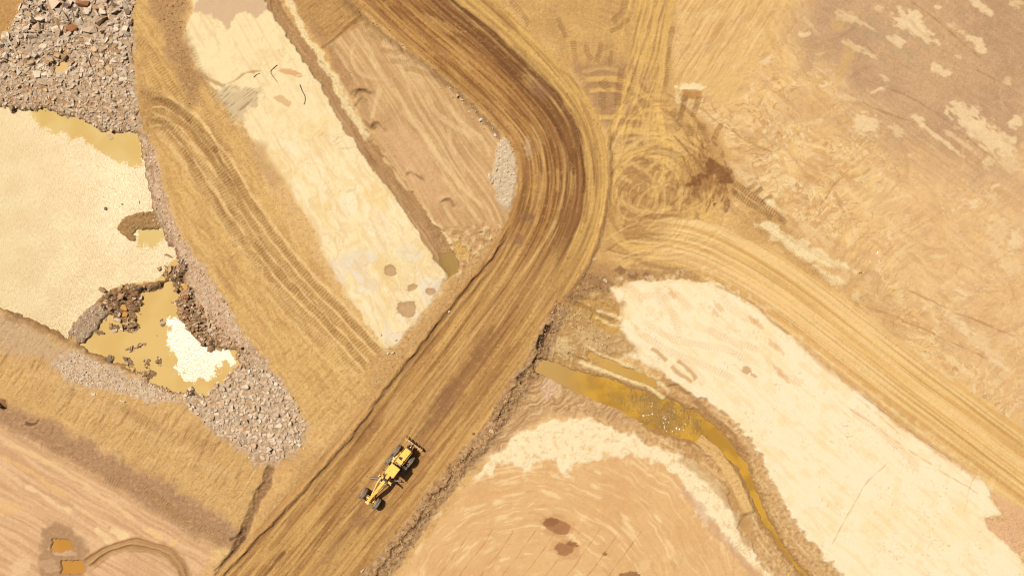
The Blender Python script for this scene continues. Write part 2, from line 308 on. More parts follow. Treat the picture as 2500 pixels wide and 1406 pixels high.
sl, d = poly([(1440, 640), (1500, 645), (1600, 660), (1700, 650), (1830, 690), (1760, 700), (1660, 685), (1500, 702), (1450, 700)], 10, 30, 301)
paint(sl, ss(-10, 10, d), (180, 134, 84), 0.7)
for i, (cx, cy) in enumerate([(1545, 672), (1515, 660), (1580, 676)]): blob(cx, cy, 14, 9, 0, (142, 96, 62), 303+i, .7, .5)
# white spot, tracked-machine prints and the dark oily patch
sl, d = poly([(1650, 214), (1662, 202), (1680, 206), (1704, 201), (1722, 212), (1716, 224), (1700, 220), (1684, 226), (1664, 224)], 7, 12, 310, oct=5); paint(sl, ss(-2, 3, d), (250, 222, 166), .9); blob(1660, 238, 12, 16, 20, (240, 205, 145), 311, .7, .5)
blob(1690, 232, 26, 12, 5, (188, 132, 66), 312, .75, .5); blob(1672, 235, 14, 14, 5, (180, 130, 70), 313, .5, .5)
DK = (140, 98, 54)
for i, (p, hw, per) in enumerate([([(1676, 230), (1668, 262), (1660, 296)], 6, 5), ([(1708, 236), (1699, 262), (1692, 286)], 6, 5), ([(1764, 302), (1752, 322), (1744, 342)], 6, 5),
    ([(1645, 60), (1634, 130), (1626, 215)], 5, 5.5), ([(1530, 0), (1520, 30), (1496, 56)], 7, 5.5), ([(1536, 46), (1515, 68), (1488, 80)], 5, 5.5), ([(1248, 0), (1270, 30), (1296, 62)], 6, 6),
    ([(1362, 44), (1374, 70), (1384, 96)], 5, 5.5), ([(1400, 100), (1404, 130), (1410, 155)], 6, 5.5), ([(1432, 104), (1434, 130), (1446, 150)], 5, 5.5), ([(1470, 106), (1464, 130), (1455, 156)], 6, 5.5), ([(1498, 124), (1492, 145), (1488, 166)], 5, 5.5),
    ([(1470, 196), (1480, 214), (1478, 222)], 10, 6), ([(1472, 226), (1470, 252), (1480, 268)], 8, 6), ([(1520, 165), (1512, 215), (1508, 265)], 7, 6), ([(1550, 158), (1545, 210), (1525, 260)], 6, 6),
    ([(1640, 270), (1655, 285)], 10, 5), ([(1646, 298), (1660, 318)], 10, 5), ([(1715, 300), (1710, 330)], 10, 5), ([(1690, 310), (1686, 335)], 8, 5),
    ([(1786, 444), (1830, 474), (1880, 512), (1924, 548)], 7, 6.5), ([(1790, 470), (1836, 500), (1890, 535)], 6, 6), ([(1838, 478), (1862, 458)], 5, 5), ([(1862, 496), (1888, 476)], 5, 5), ([(1826, 462), (1850, 446)], 4, 5)]):
    tread(p, hw, per, 0.035, DK if i < 3 or i > 19 else (150, 108, 62), .9 if i < 3 or i > 19 else .6, seed=320+i, rim=.5)
for i in range(60):
    a_ = rsn.uniform(-.75, .3); rr_ = rsn.uniform(120, 215); cx, cy = 1572+rr_*math.cos(a_), 462+rr_*math.sin(a_)
    if cx > 1780: continue
    blob(cx, cy, rsn.uniform(4, 12), rsn.uniform(1.5, 4), math.degrees(a_)+90+rsn.uniform(-20, 20), rsn.choice([(146, 100, 56), (130, 86, 48), (160, 114, 64)]), 1800+i, rsn.uniform(.55, .85), .7, -.03, .3)
for i in range(26):
    cx, cy = rsn.uniform(1630, 1800), 470+rsn.gauss(0, 22); blob(cx, cy, rsn.uniform(4, 14), rsn.uniform(3, 7), rsn.uniform(40, 110), (152, 108, 64), 1870+i, rsn.uniform(.3, .6), .8, 0, .4)
for i in range(16): band([(1640+i*8, 330+i*9), (1652+i*8, 338+i*9), (1664+i*8, 350+i*8)], 2.2, (158, 112, 64), .6, 1900+i, -.03, 2, 2, ef=.3)
sl, d = poly([(1716, 398), (1735, 388), (1752, 392), (1764, 408), (1784, 416), (1788, 442), (1765, 452), (1742, 434), (1722, 436), (1712, 452), (1688, 462), (1668, 450), (1690, 436), (1720, 420)], 9, 16, 350, oct=5)
paint(sl, ss(-4, 6, d), (118, 74, 42), 0.92); H[sl] += ss(-4, 8, d)*.05*fb(X[sl], Y[sl], 7, 3, 351)
sl, d = poly([(1540, 60), (1560, 58), (1730, 250), (1760, 340), (1740, 360), (1650, 270)], 20, 30, 352)
sl, d = poly([(1760, 380), (1800, 430), (1770, 480), (1700, 480), (1640, 430), (1690, 380)], 22, 30, 353); paint(sl, ss(-20, 20, d), (170, 118, 66), .35)
for i, p in enumerate([[(1800, 470), (1860, 520), (1960, 590)], [(1830, 520), (1900, 570), (1990, 640)], [(1770, 490), (1850, 560), (1930, 610)]]):
    tread(p, 7, 6, .02, (186, 140, 82), .5, seed=356+i)

# ================================================================ DIRT TRACK to the lower right
TR = [(1560, 585, 46), (1660, 590, 62), (1760, 625, 74), (1900, 708, 84), (2060, 828, 88), (2220, 950, 92), (2400, 1085, 98), (2620, 1250, 104)]
sl, d, s, u, W = line(TR, 170, .6, 160, 401)
x, y = X[sl], Y[sl]
m = ss(1.0, 0.86, (np.abs(d)+8*fb(x, y, 60, 3, 402))/np.maximum(W, 1))*ss(0, .1, u)
paint(sl, m, (235, 190, 118), 0.9); G[sl] *= 1-.6*m
k1 = fb(s, d, 1500, 3, 403, sy=15)+.35*fb(s, d, 300, 3, 1403, sy=30); k2 = fb(s, d, 900, 2, 404, sy=3.4)+.4*fb(s, d, 200, 2, 1404, sy=9)
paint(sl, m*ss(.08, .3, k1), (244, 203, 138), .65); paint(sl, m*ss(.08, .3, -k1), (214, 164, 96), .7)
paint(sl, m*ss(.35, .75, -k2), (188, 138, 74), .55); mul(sl, 1+m*(.06*k2+.04*fb(x, y, 4, 2, 405)))
paint(sl, m*ss(10, 30, d-0*s)*ss(70, 50, d)*ss(0.05, .5, fb(s, d, 500, 3, 406, sy=14)), (205, 156, 94), .5)
H[sl] += m*(.014*k1+.010*k2); H[sl] -= .06*m
Z[sl][m > .5] = 2
# paler verge of the track
for i, (p, c, a) in enumerate([([(1840, 545), (1880, 540), (1960, 590), (2090, 660), (2030, 650), (1950, 625)], (250, 222, 166), .9), ([(1985, 650), (2010, 655), (2060, 690), (2040, 700)], (250, 222, 166), .9),
        ([(2080, 715), (2105, 720), (2100, 738), (2080, 728)], (246, 214, 156), .9), ([(1870, 488), (1890, 490), (1915, 520), (1880, 505)], (250, 222, 166), .8), ([(2210, 830), (2260, 870), (2330, 930), (2270, 890)], (246, 212, 152), .7), ([(2290, 855), (2330, 880), (2390, 930), (2340, 905)], (246, 210, 150), .7)]):
    sl, d = poly(p, 9, 26, 410+i, oct=5); x, y = X[sl], Y[sl]
    mm = ss(-6, 6, d); paint(sl, mm, c, a); H[sl] += .02*mm
    tr = dirfield(sl, x, y, 36, 40, 5, 420+i); paint(sl, mm*ss(.2, .6, tr), (226, 184, 122), .5)
for i, p in enumerate([[(1850, 560), (1900, 590), (1960, 640), (2040, 700)], [(1960, 640), (2040, 690), (2110, 740), (2200, 810)], [(2080, 740), (2150, 800), (2260, 890), (2330, 950)], [(1900, 560), (1980, 610), (2060, 660)], [(2110, 720), (2160, 760), (2230, 830)]]):
    tread(p, 7, 6, .018, (200, 152, 92), .4, seed=430+i)

# ================================================================ LOWER CENTRE FLOOR and white crescent
sl, d = poly([(1160, 1165), (1230, 1070), (1330, 1000), (1500, 1010), (1640, 1060), (1760, 1160), (1850, 1290), (1960, 1460), (1960, 1600), (800, 1600), (950, 1420), (1060, 1290)], 8, 40, 501)
m = ss(-6, 8, d); x, y = X[sl], Y[sl]; paint(sl, m, (230, 182, 122), .92); G[sl] *= 1-.78*m
r = np.hypot(x-1290, (y-1530)*1.0); th = np.arctan2(y-1530, x-1290)*360
rw = r+14*fb(x, y, 90, 3, 502)
k = fb(rw, th, 9, 4, 503, sy=110); k2 = fb(rw, th, 3.5, 3, 504, sy=60)
msk = m*ss(180, 260, r)
paint(sl, msk*ss(.3, .55, k), (247, 208, 148), .75); paint(sl, msk*ss(.1, .6, -k), (216, 166, 108), .5); mul(sl, 1+msk*.04*k2); H[sl] += msk*(.008*k+.004*k2)
paint(sl, m*ss(.1, .6, fb(x, y, 110, 3, 505)), (220, 168, 108), .5); paint(sl, m*ss(.25, .6, fb(x, y, 60, 4, 506))*ss(1300, 1400, y), (242, 200, 140), .5)
for i in range(90):
    a0 = R(rsn.uniform(-150, -20)); rr = rsn.uniform(170, 420); cx, cy = 1290, 1530; sp = rsn.uniform(.06, .24)
    pts = [(cx+rr*math.cos(a0+sp*t), cy+rr*math.sin(a0+sp*t)) for t in (0, .33, .66, 1)]
    band(pts, rsn.uniform(1., 5), (248, 212, 152) if i % 3 else (214, 166, 110), rsn.uniform(.4, .85), 510+i, .01, 2, 1.6, .1, ef=.35)
for i in range(9):
    bx = 1060+i*52; band([(bx, 1420), (bx+45, 1360), (bx+95, 1290)], .9, (180, 126, 74), .5, 545+i, -.02, 2, 1.2)
WH = (253, 228, 178)
CRES = [(1150, 1170), (1200, 1100), (1260, 1060), (1340, 1025), (1450, 1022), (1540, 1040), (1640, 1072), (1700, 1130), (1770, 1200), (1830, 1260), (1850, 1320), (1930, 1400), (2010, 1500), (1940, 1500), (1860, 1400), (1780, 1330), (1700, 1240), (1660, 1170), (1600, 1130), (1520, 1105), (1440, 1120), (1400, 1110), (1385, 1165), (1370, 1165), (1360, 1120), (1280, 1145), (1240, 1130), (1180, 1160)]
sl, d = poly(CRES, 15, 34, 560, oct=5); m = ss(-4, 5, d); x, y = X[sl], Y[sl]; paint(sl, ss(-34, -1, d+14*fb(x, y, 30, 4, 1605))*ss(-.1, .5, fb(x, y, 16, 5, 1606)), (247, 212, 156), .6); paint(sl, m, WH, .95); G[sl] *= 1-.6*m; H[sl] += .06*ss(-6, 14, d)
paint(sl, m*ss(.3, .5, fb(x, y, 18, 4, 561)), (232, 190, 134), .55); H[sl] += m*.02*fb(x, y, 12, 3, 562)
paint(sl, m*ss(.955, 1, 1-np.abs(fb(x, y, 40, 4, 563))), (206, 150, 92), .6)
sl, d = poly([(1660, 1180), (1700, 1210), (1760, 1290), (1840, 1380), (1900, 1460), (1880, 1460), (1800, 1370), (1730, 1290), (1670, 1210)], 8, 16, 564); paint(sl, ss(-3, 5, d), (204, 158, 120), .55)
for i, (cx, cy, rx, ry, an) in enumerate([(1362, 1285, 30, 17, 15), (1345, 1275, 18, 11, 0), (1378, 1340, 24, 15, 5), (1398, 1328, 16, 6, 15), (1540, 1404, 26, 9, 0), (1477, 1352, 6, 4, 0)]):
    blob(cx, cy, rx, ry, an, (158, 106, 66), 570+i, .9, .4, -.04)
    if i in (0, 2): blob(cx, cy, rx*1.5, ry*1.5, an, (190, 134, 84), 580+i, .35, .5)

# ================================================================ WHITE CLAY (lower right)
W2 = [(1490, 706), (1560, 690), (1660, 682), (1745, 692), (1830, 737), (1900, 797), (2010, 890), (2110, 966), (2210, 1046), (2330, 1130), (2388, 1168), (2412, 1190), (2415, 1212), (2446, 1256), (2398, 1264), (2425, 1300), (2470, 1330), (2500, 1375), (2560, 1420), (2700, 1560),
      (2090, 1560), (2010, 1430), (1960, 1340), (1925, 1290), (1880, 1220), (1850, 1130), (1800, 1070), (1760, 1025), (1700, 980), (1650, 935), (1600, 900), (1530, 870), (1470, 858), (1425, 850), (1400, 800), (1500, 800), (1515, 765)]
sl, d = poly(W2, 7, 30, 601, oct=5); m = ss(-3, 4, d); x, y = X[sl], Y[sl]
paint(sl, ss(-40, -2, d+16*fb(x, y, 36, 4, 1601))*ss(-.1, .5, fb(x, y, 18, 5, 1602)), (250, 216, 158), .6); paint(sl, m, (253, 229, 182), 1); G[sl] *= 1-.97*m; paint(sl, m*ss(1000, 1300, x*.5+y*.3+0), (254, 231, 186), .7)
paint(sl, m*ss(.0, .6, fb(x, y, 120, 4, 602)), (251, 221, 164), .6)
H[sl] = H[sl]*(1-.7*m)+m*(.10+.004*fb(x, y, 22, 3, 603)); Z[sl][m > .5] = 3
v = ss(.97, 1, 1-np.abs(fb(x, y, 60, 5, 604)))*ss(.15, .5, fb(x, y, 110, 2, 605)); paint(sl, m*v, (216, 166, 106), .45)
v = ss(.97, 1, 1-np.abs(dirfield(sl, x+20*fb(x, y, 60, 2, 615), y, 52, 90, 26, 606, 4)))*ss(.05, .5, fb(x, y, 90, 2, 607)); paint(sl, m*v, (214, 162, 102), .5)
sp = ss(.62, .8, fb(x, y, 7, 2, 608))*ss(0, .5, fb(x, y, 90, 2, 609)); paint(sl, m*sp, (200, 142, 86), .55)
paint(sl, m*ss(.3, .5, fb(x, y, 30, 5, 611))*ss(1660, 1480, x), (222, 178, 112), .6)
paint(sl, m*ss(.2, .45, fb(x, y, 44, 5, 1611)), (249, 217, 158), .5); k = dirfield(sl, x, y, 42, 120, 12, 1612, 5); paint(sl, m*ss(.2, .4, k), (255, 233, 190), .5); paint(sl, m*ss(.25, .45, -k), (246, 212, 152), .4)
paint(sl, m*ss(12, 0, d)*ss(-.2, .3, fb(x, y, 9, 4, 1613)), (232, 190, 130), .6)
for i, p in enumerate([[(1560, 780), (1650, 830), (1760, 850), (1830, 880)], [(1540, 800), (1640, 860), (1740, 900), (1800, 930)], [(1600, 700), (1640, 760), (1660, 830)], [(1530, 690), (1560, 720), (1610, 720)], [(1720, 800), (1780, 830), (1870, 860)], [(1650, 870), (1700, 910), (1720, 940)], [(1760, 720), (1790, 760), (1850, 790)], [(2075, 1000), (2110, 1025), (2180, 1080), (2250, 1150)], [(1870, 860), (1890, 900), (1960, 940)], [(1690, 760), (1650, 720), (1600, 740)]]):
    tread(p, 8, 7, .016, (226, 184, 128), .35, seed=620+i, rut=-.005, rim=.1)
for p in ([(2060, 985), (2150, 1050), (2300, 1150), (2400, 1210)], [(2170, 1120), (2100, 1200), (2030, 1330)], [(2080, 960), (2200, 1060)], [(2350, 1260), (2370, 1180), (2385, 1150)]):
    band(p, .9, (220, 170, 112), .6, 630+int(p[0][1]) % 30, -.01, 3, 1.2)
blob(1822, 903, 12, 9, 10, (188, 126, 72), 640, .6, .6, -.02); blob(1840, 915, 9, 4, 40, (196, 138, 84), 641, .6, .6)
for i, (cx, cy) in enumerate([(1745, 762), (1755, 750), (1835, 780), (1850, 790), (1885, 840), (1900, 850), (1500, 745), (1640, 715), (1900, 905), (1915, 920), (1730, 990)]):
    blob(cx, cy, 16, 6, 50, (224, 170, 108), 645+i, .5, .9)
for i, p in enumerate([[(1650, 880), (1680, 905), (1700, 925)], [(1640, 890), (1665, 915), (1690, 935)], [(1590, 850), (1610, 862), (1630, 880)]]):
    band(p, 5, (208, 160, 100), .8, 660+i, -.02, 4, 3)
blob(2440, 1292, 40, 18, 38, (230, 180, 132), 665, .9, .5); blob(2470, 1320, 36, 14, 50, (230, 180, 132), 666, .9, .5)
sl, d = poly([(2420, 1195), (2560, 1280), (2560, 1400), (2480, 1330), (2440, 1250)], 8, 25, 667); paint(sl, ss(-5, 8, d), (226, 176, 128), .85)
# brown edge of the track against the clay
band([(1740, 694), (1830, 737), (1900, 797), (1935, 818)], 3.5, (176, 126, 76), .55, 668, .02, 3, 3)
band([(1930, 815), (2010, 885), (2110, 960), (2210, 1040), (2330, 1125), (2400, 1175)], 9, (206, 156, 98), .6, 669, .03, 3, 5, .4)
band([(2100, 962), (2210, 1043), (2330, 1128)], 1.2, (150, 100, 60), .6, 670, -.03, 2, 1.4)

# ================================================================ STREAM with its muddy banks
ST = [(1318, 893, 20), (1400, 928, 26), (1500, 965, 34), (1600, 1005, 42), (1690, 1042, 38), (1758, 1085, 24), (1808, 1135, 13), (1840, 1200, 10), (1870, 1270, 7), (1915, 1345, 4), (1975, 1410, 4), (2050, 1500, 5)]
sl, d, s, u, W = line(ST, 150, 4, 50, 701); x, y = X[sl], Y[sl]
rg = fb(x, y, 26, 5, 702); ad = np.abs(d)
bw = W+34+26*ss(.45, .8, u)
m = ss(1.08, .92, (ad+13*rg)/np.maximum(bw, 1))*ss(0, .04, u)
paint(sl, m, (206, 160, 102), .92)
cl = fb(x, y, 9, 4, 703); paint(sl, m*ss(.2, .5, cl), (236, 198, 138), .55); paint(sl, m*ss(.15, .6, -cl), (172, 124, 70), .6); H[sl] += m*.05*cl
k = fb(s, d, 90, 3, 704, sy=7); paint(sl, m*ss(.2, .6, k), (244, 208, 146), .5); H[sl] += m*.03*k
m2 = ss(1.02, .75, (ad+3*fb(x, y, 14, 3, 705))/np.maximum(W, 1)); H[sl] = H[sl]*(1-m2)+m2*(-.55); H[sl] -= .22*m*(1-m2)
paint(sl, ss(W+13, W+2, ad+6*fb(x, y, 12, 4, 1706))*ss(0, .04, u), (164, 118, 66), .75); paint(sl, m2, (150, 105, 40), .9)
stream_line = ST
sl, m, d, s, u = band([(1700, 1065), (1760, 1120), (1800, 1190), (1830, 1260)], 16, (232, 186, 116), .85, 706, .33, 3, 4)
band([(1690, 975), (1740, 1020), (1790, 1060), (1830, 1120)], 7, (170, 122, 72), .8, 707, -.04, 5, 4)
band([(1610, 925), (1660, 950), (1700, 985)], 6, (184, 136, 82), .7, 708, -.04, 5, 4)
band([(1660, 1110), (1740, 1170), (1800, 1250), (1840, 1340)], 15, (196, 150, 90), .75, 709, -.03, 6, 5, .3)
for p, sd in (([(1770, 1190), (1800, 1240), (1828, 1290)], 1), ([(1640, 1090), (1700, 1110), (1760, 1160)], 2)): tread(p, 12, 5, .03, (180, 134, 78), .5, seed=712+sd)
# finger gullies and amber puddles by the road bend
sl, d = poly([(1370, 745), (1440, 715), (1520, 735), (1515, 800), (1560, 860), (1470, 880), (1380, 900), (1320, 920), (1290, 900), (1345, 800)], 10, 30, 720)
m = ss(-8, 8, d); x, y = X[sl], Y[sl]; cl = fb(x, y, 11, 4, 721); paint(sl, m, (190, 146, 88), .9); paint(sl, m*ss(.1, .5, cl), (226, 188, 124), .6); H[sl] += m*.09*cl
for i, (p, hw, c, dh) in enumerate([([(1400, 720), (1450, 740), (1505, 762)], 6, (200, 152, 84), -.1), ([(1400, 740), (1460, 765), (1505, 782)], 5, (176, 128, 68), -.1), ([(1440, 770), (1480, 795), (1515, 808)], 9, (204, 156, 78), -.15),
        ([(1430, 862), (1500, 892), (1600, 935)], 8, (208, 158, 80), -.12), ([(1420, 840), (1500, 880), (1580, 915), (1640, 960)], 4, (244, 212, 150), .08), ([(1410, 880), (1500, 915), (1590, 950), (1630, 985)], 5, (246, 216, 152), .1),
        ([(1455, 756), (1490, 770), (1520, 778)], 3, (246, 216, 156), .05), ([(1450, 776), (1490, 790), (1525, 800)], 3, (240, 205, 140), .05)]):
    band(p, hw, c, .85, 722+i, dh, 4, 2.5)
blob(1370, 845, 34, 22, 20, (232, 200, 140), 735, .6, .6, .10, .3, 10); blob(1440, 830, 40, 16, 30, (214, 176, 118), 736, .7, .6, .08, .3, 8)
# bank fan left of the stream head
sl, d = poly([(1225, 1000), (1290, 940), (1340, 920), (1420, 960), (1530, 1000), (1600, 1040), (1530, 1035), (1420, 1015), (1330, 1020), (1250, 1070), (1190, 1120), (1150, 1160), (1160, 1100)], 9, 30, 740)
m = ss(-6, 8, d); paint(sl, m, (204, 160, 108), .9); x, y = X[sl], Y[sl]
k = dirfield(sl, x+15*fb(x, y, 50, 2, 741), y+15*fb(x, y, 50, 2, 742), -35, 80, 8, 743); paint(sl, m*ss(.1, .5, k), (232, 196, 140), .6); paint(sl, m*ss(.1, .5, -k), (168, 122, 78), .65); H[sl] += m*.07*k
blob(1345, 945, 30, 22, -60, (222, 182, 140), 745, .8, .5)

# ================================================================ TRIANGLE between the ditch and the haul road
TRI = [(800, 95), (880, 55), (960, 100), (1090, 195), (1200, 300), (1255, 370), (1262, 480), (1235, 560), (1130, 700), (1060, 600), (980, 460), (890, 320), (830, 220)]
sl, d = poly(TRI, 6, 40, 751); m = ss(-6, 8, d); x, y = X[sl], Y[sl]
paint(sl, m, (212, 168, 112), .95); G[sl] *= 1-.5*m; paint(sl, m*ss(-.1, .5, fb(x, y, 90, 3, 752)), (200, 156, 104), .7)
r = np.hypot(x-860, y-380); k = dirfield(sl, x+12*fb(x, y, 200, 2, 753), y, 58, 190, 9, 754)
paint(sl, m*ss(.12, .3, k), (232, 192, 134), .6); paint(sl, m*ss(.15, .35, -k), (188, 142, 92), .5); H[sl] += m*(.02*k+.012*fb(x, y, 12, 3, 755))
sl, d = poly([(920, 320), (990, 290), (1060, 400), (1130, 500), (1060, 520), (990, 440)], 16, 50, 756); paint(sl, ss(-14, 20, d), (218, 172, 122), .7)
for i, (p, hw) in enumerate([([(885, 90), (905, 130), (925, 175)], 6), ([(960, 130), (990, 190), (1010, 240)], 3), ([(868, 100), (858, 140), (880, 180), (930, 200)], 4), ([(970, 250), (1010, 300), (1060, 360), (1110, 430)], 7), ([(1040, 210), (1060, 270), (1110, 310), (1180, 350)], 6), ([(1080, 230), (1120, 290), (1180, 340), (1200, 400)], 5),
        ([(1020, 300), (1060, 370), (1130, 460), (1190, 510)], 5), ([(1090, 300), (1110, 380), (1150, 430)], 5), ([(930, 200), (915, 260), (895, 310)], 5), ([(950, 180), (990, 260), (1040, 320)], 4), ([(1070, 420), (1120, 480), (1170, 540)], 4), ([(1100, 420), (1150, 480), (1200, 520)], 5)]):
    band(p, hw, (240, 202, 142), .65, 760+i, -.02, 4, 3, .5, ef=.2)
for i, p in enumerate([[(895, 80), (915, 90), (935, 100)], [(930, 122), (960, 130), (990, 128)], [(950, 150), (990, 155), (1020, 162)], [(985, 168), (1030, 178), (1075, 200), (1095, 212)], [(850, 62), (880, 66), (900, 70)]]):
    tread(p, 6, 5, .035, (170, 124, 74), .6, seed=775+i)
for i, p in enumerate([[(850, 225), (880, 218), (905, 222)], [(855, 245), (880, 225), (915, 230)], [(880, 290), (905, 310), (925, 305)], [(903, 320), (920, 302), (945, 325)], [(990, 430), (1010, 425), (1040, 440)], [(1070, 500), (1090, 490), (1115, 510)], [(865, 265), (890, 240)]]):
    sl, m, d, s, u = band(p, 3, (150, 106, 66), .6, 782+i, 0, 5, 2, ef=.2); H[sl] += .18*np.exp(-((d+6)/7)**2)*ends(u, .3)-.08*m
sl, d = poly([(1020, 520), (1100, 560), (1180, 540), (1240, 550), (1180, 630), (1120, 690), (1070, 610)], 12, 30, 790); m = ss(-8, 10, d); x, y = X[sl], Y[sl]
k = fb(x, y, 16, 5, 791); paint(sl, m, (206, 160, 104), .8); paint(sl, m*ss(.1, .5, k), (244, 212, 152), .6); paint(sl, m*ss(.2, .6, -k), (166, 120, 74), .5); H[sl] += m*(.14*k+.05*fb(x, y, 5, 2, 792))
blob(1052, 545, 26, 9, 40, (250, 222, 164), 793, .8, .5); blob(1085, 580, 22, 12, 50, (246, 214, 156), 794, .7, .6); blob(1125, 610, 24, 16, 60, (222, 176, 96), 795, .7, .5)
# grey rubble wedge on the inside of the bend
GW = [(1222, 330), (1246, 345), (1260, 400), (1258, 460), (1240, 515), (1218, 500), (1205, 460), (1202, 420), (1212, 370)]
sl, d = poly(GW, 6, 18, 797); m = ss(-4, 5, d); x, y = X[sl], Y[sl]; paint(sl, m, (216, 188, 148), .95); H[sl] += m*(.12+.1*fb(x, y, 9, 4, 798)); paint(sl, m*ss(.1, .5, fb(x, y, 6, 3, 799)), (236, 212, 174), .6)

# ================================================================ top slab between white strip and road (brown, swept)
SLB = [(700, -100), (900, -100), (890, 40), (868, 70), (800, 110), (790, 108), (740, 50), (715, 0)]
sl, d = poly(SLB, 5, 30, 801); paint(sl, ss(-5, 6, d), (190, 144, 84), .9); streaks(SLB, -38, (208, 162, 98), (160, 114, 64), 802, lx=90, ly=5, a=.6, soft=6, warp=5)
band([(874, 44), (840, 76), (795, 108), (782, 112)], 3, (146, 102, 60), .7, 803, .1, 4, 3)
band([(800, 108), (830, 170), (870, 240)], 10, (180, 134, 86), .6, 804, .02, 6, 6)

# ================================================================ WHITE STRIP (upper left) and the ditch beside it
W1 = [(470, -100), (640, -100), (660, 10), (695, 70), (760, 170), (830, 262), (880, 345), (960, 462), (1012, 535), (1062, 605), (1092, 672), (1075, 695), (1055, 742), (1010, 790), (962, 852), (932, 845), (905, 800), (850, 728), (800, 642), (765, 565), (720, 490), (680, 430), (632, 380), (615, 340), (600, 300), (545, 250), (500, 200), (458, 140), (448, 95), (468, 40)]
sl, d = poly(W1, 7, 28, 811, oct=5); m = ss(-3, 4, d); x, y = X[sl], Y[sl]
paint(sl, ss(-46, -2, d+18*fb(x, y, 36, 4, 1603))*ss(-.15, .5, fb(x, y, 20, 5, 1604)), (242, 206, 146), .65); paint(sl, m, (250, 224, 168), 1); G[sl] *= 1-.9*m; H[sl] = H[sl]*(1-.8*m)+m*(.10+.005*fb(x, y, 14, 3, 812)); Z[sl][m > .5] = 4
mid = ss(200, 420, y); wxx = x+18*fb(x, y, 60, 3, 813); wyy = y+18*fb(x, y, 60, 3, 814)
a1 = fb(wxx, wyy, 74, 5, 815); paint(sl, m*mid*ss(.05, .5, a1), (243, 206, 134), .7); paint(sl, m*mid*ss(.2, .6, -a1), (250, 232, 190), .6)
paint(sl, m*ss(.95, 1, 1-np.abs(fb(wxx, wyy, 62, 4, 816)))*mid*ss(0, .5, fb(x, y, 90, 2, 817)), (218, 170, 100), .55)
paint(sl, m*ss(.975, 1, 1-np.abs(fb(x, y, 80, 4, 818)))*ss(0, .4, fb(x, y, 120, 2, 1818)), (206, 158, 96), .5)
H[sl] += m*mid*.012*a1
low = ss(560, 640, y)*m; w1, w2, wi = worley(wxx, wyy, 30, 3)
paint(sl, low*ss(.5, .9, wi), (236, 216, 184), .8); paint(sl, low*ss(.4, .1, wi), (240, 208, 146), .6); paint(sl, low*ss(.05, .0, w2-w1), (212, 170, 116), .4)
k = dirfield(sl, x, y, -55, 70, 6, 819); paint(sl, low*ss(.2, .6, k)*ss(960, 1020, x), (216, 186, 148), .6)
w1, w2, wi = worley(wxx+300, wyy, 64, 5); paint(sl, m*ss(300, 360, y)*(1-low)*ss(.05, 0, w2-w1), (216, 170, 106), .45); paint(sl, m*ss(300, 360, y)*(1-low)*ss(.6, .9, wi), (252, 228, 176), .5)
k = dirfield(sl, x, y, 62, 60, 7, 820); paint(sl, m*ss(.3, .65, k), (240, 206, 142), .4)
paint(sl, m*ss(.15, .4, fb(wxx, wyy, 50, 5, 1824)), (240, 204, 146), .4); paint(sl, m*ss(.3, .5, dirfield(sl, x, y, 60, 130, 10, 1825, 5)), (232, 196, 142), .45)
k = dirfield(sl, wxx, wyy, 66, 90, 9, 1820, 5); paint(sl, m*mid*ss(.2, .3, k), (252, 232, 188), .45); paint(sl, m*mid*ss(.22, .36, -k), (238, 202, 138), .4)
paint(sl, m*ss(.25, .5, fb(x, y, 20, 5, 1821))*ss(-.2, .4, fb(x, y, 100, 2, 1822)), (236, 200, 142), .35)
paint(sl, m*ss(8, -2, d)*.6*ss(-.1, .4, fb(x, y, 10, 3, 1823)), (226, 184, 126), .6)
sl, d = poly([(500, -60), (652, -60), (655, 20), (625, 48), (600, 30), (575, 40), (560, 75), (545, 60), (520, 40), (470, 30), (480, 0)], 7, 16, 825, oct=5); paint(sl, ss(-3, 4, d), (216, 178, 136), .9)
blob(708, 178, 32, 7, 12, (222, 168, 112), 826, .85, .5); blob(692, 247, 22, 10, 35, (222, 176, 118), 827, .8, .5)
sl, d = poly([(505, 225), (545, 215), (640, 222), (630, 258), (608, 268), (585, 300), (560, 330), (520, 280)], 12, 20, 828); m = ss(-6, 8, d); paint(sl, m, (212, 184, 138), .85); x, y = X[sl], Y[sl]
k = dirfield(sl, x, y, -38, 50, 5, 829); paint(sl, m*ss(.15, .5, -k), (160, 132, 94), .7); H[sl] += m*.05*k
band([(497, 188), (520, 200), (545, 206), (580, 196), (612, 180), (640, 176)], 2.6, (196, 150, 92), .8, 830, -.03, 5, 2)
for i in range(12):
    p = (rsn.uniform(720, 900), rsn.uniform(300, 380)); a0 = R(rsn.uniform(-40, 10)); L = rsn.uniform(20, 60)
    band([p, (p[0]+L*.5*math.cos(a0), p[1]+L*.5*math.sin(a0)+4), (p[0]+L*math.cos(a0), p[1]+L*math.sin(a0))], .6, (212, 162, 102), .45, 831+i, -.01, 3, 1.2)
for i, (cx, cy, rx, ry, an) in enumerate([(953, 661, 15, 15, 0), (1007, 702, 13, 8, -25), (1052, 712, 13, 9, 25), (995, 755, 22, 20, -20), (980, 745, 10, 8, 0)]):
    blob(cx, cy, rx, ry, an, (190, 148, 98), 845+i, .9, .35, -.04, .07); blob(cx, cy+2, rx*.75, ry*.75, an, (208, 170, 120), 850+i, .7, .35)
# bare shoulder between the strip and the wheel tracks
sl, d = poly([(610, 330), (660, 380), (720, 480), (780, 590), (850, 725), (930, 850), (900, 860), (820, 760), (700, 600), (640, 490), (580, 400)], 10, 50, 856); m = ss(-8, 8, d); paint(sl, m, (226, 182, 118), .8)
sl, d = poly([(570, 330), (640, 350), (690, 440), (650, 480), (600, 420)], 16, 40, 857); paint(sl, ss(-14, 14, d), (204, 162, 108), .7)
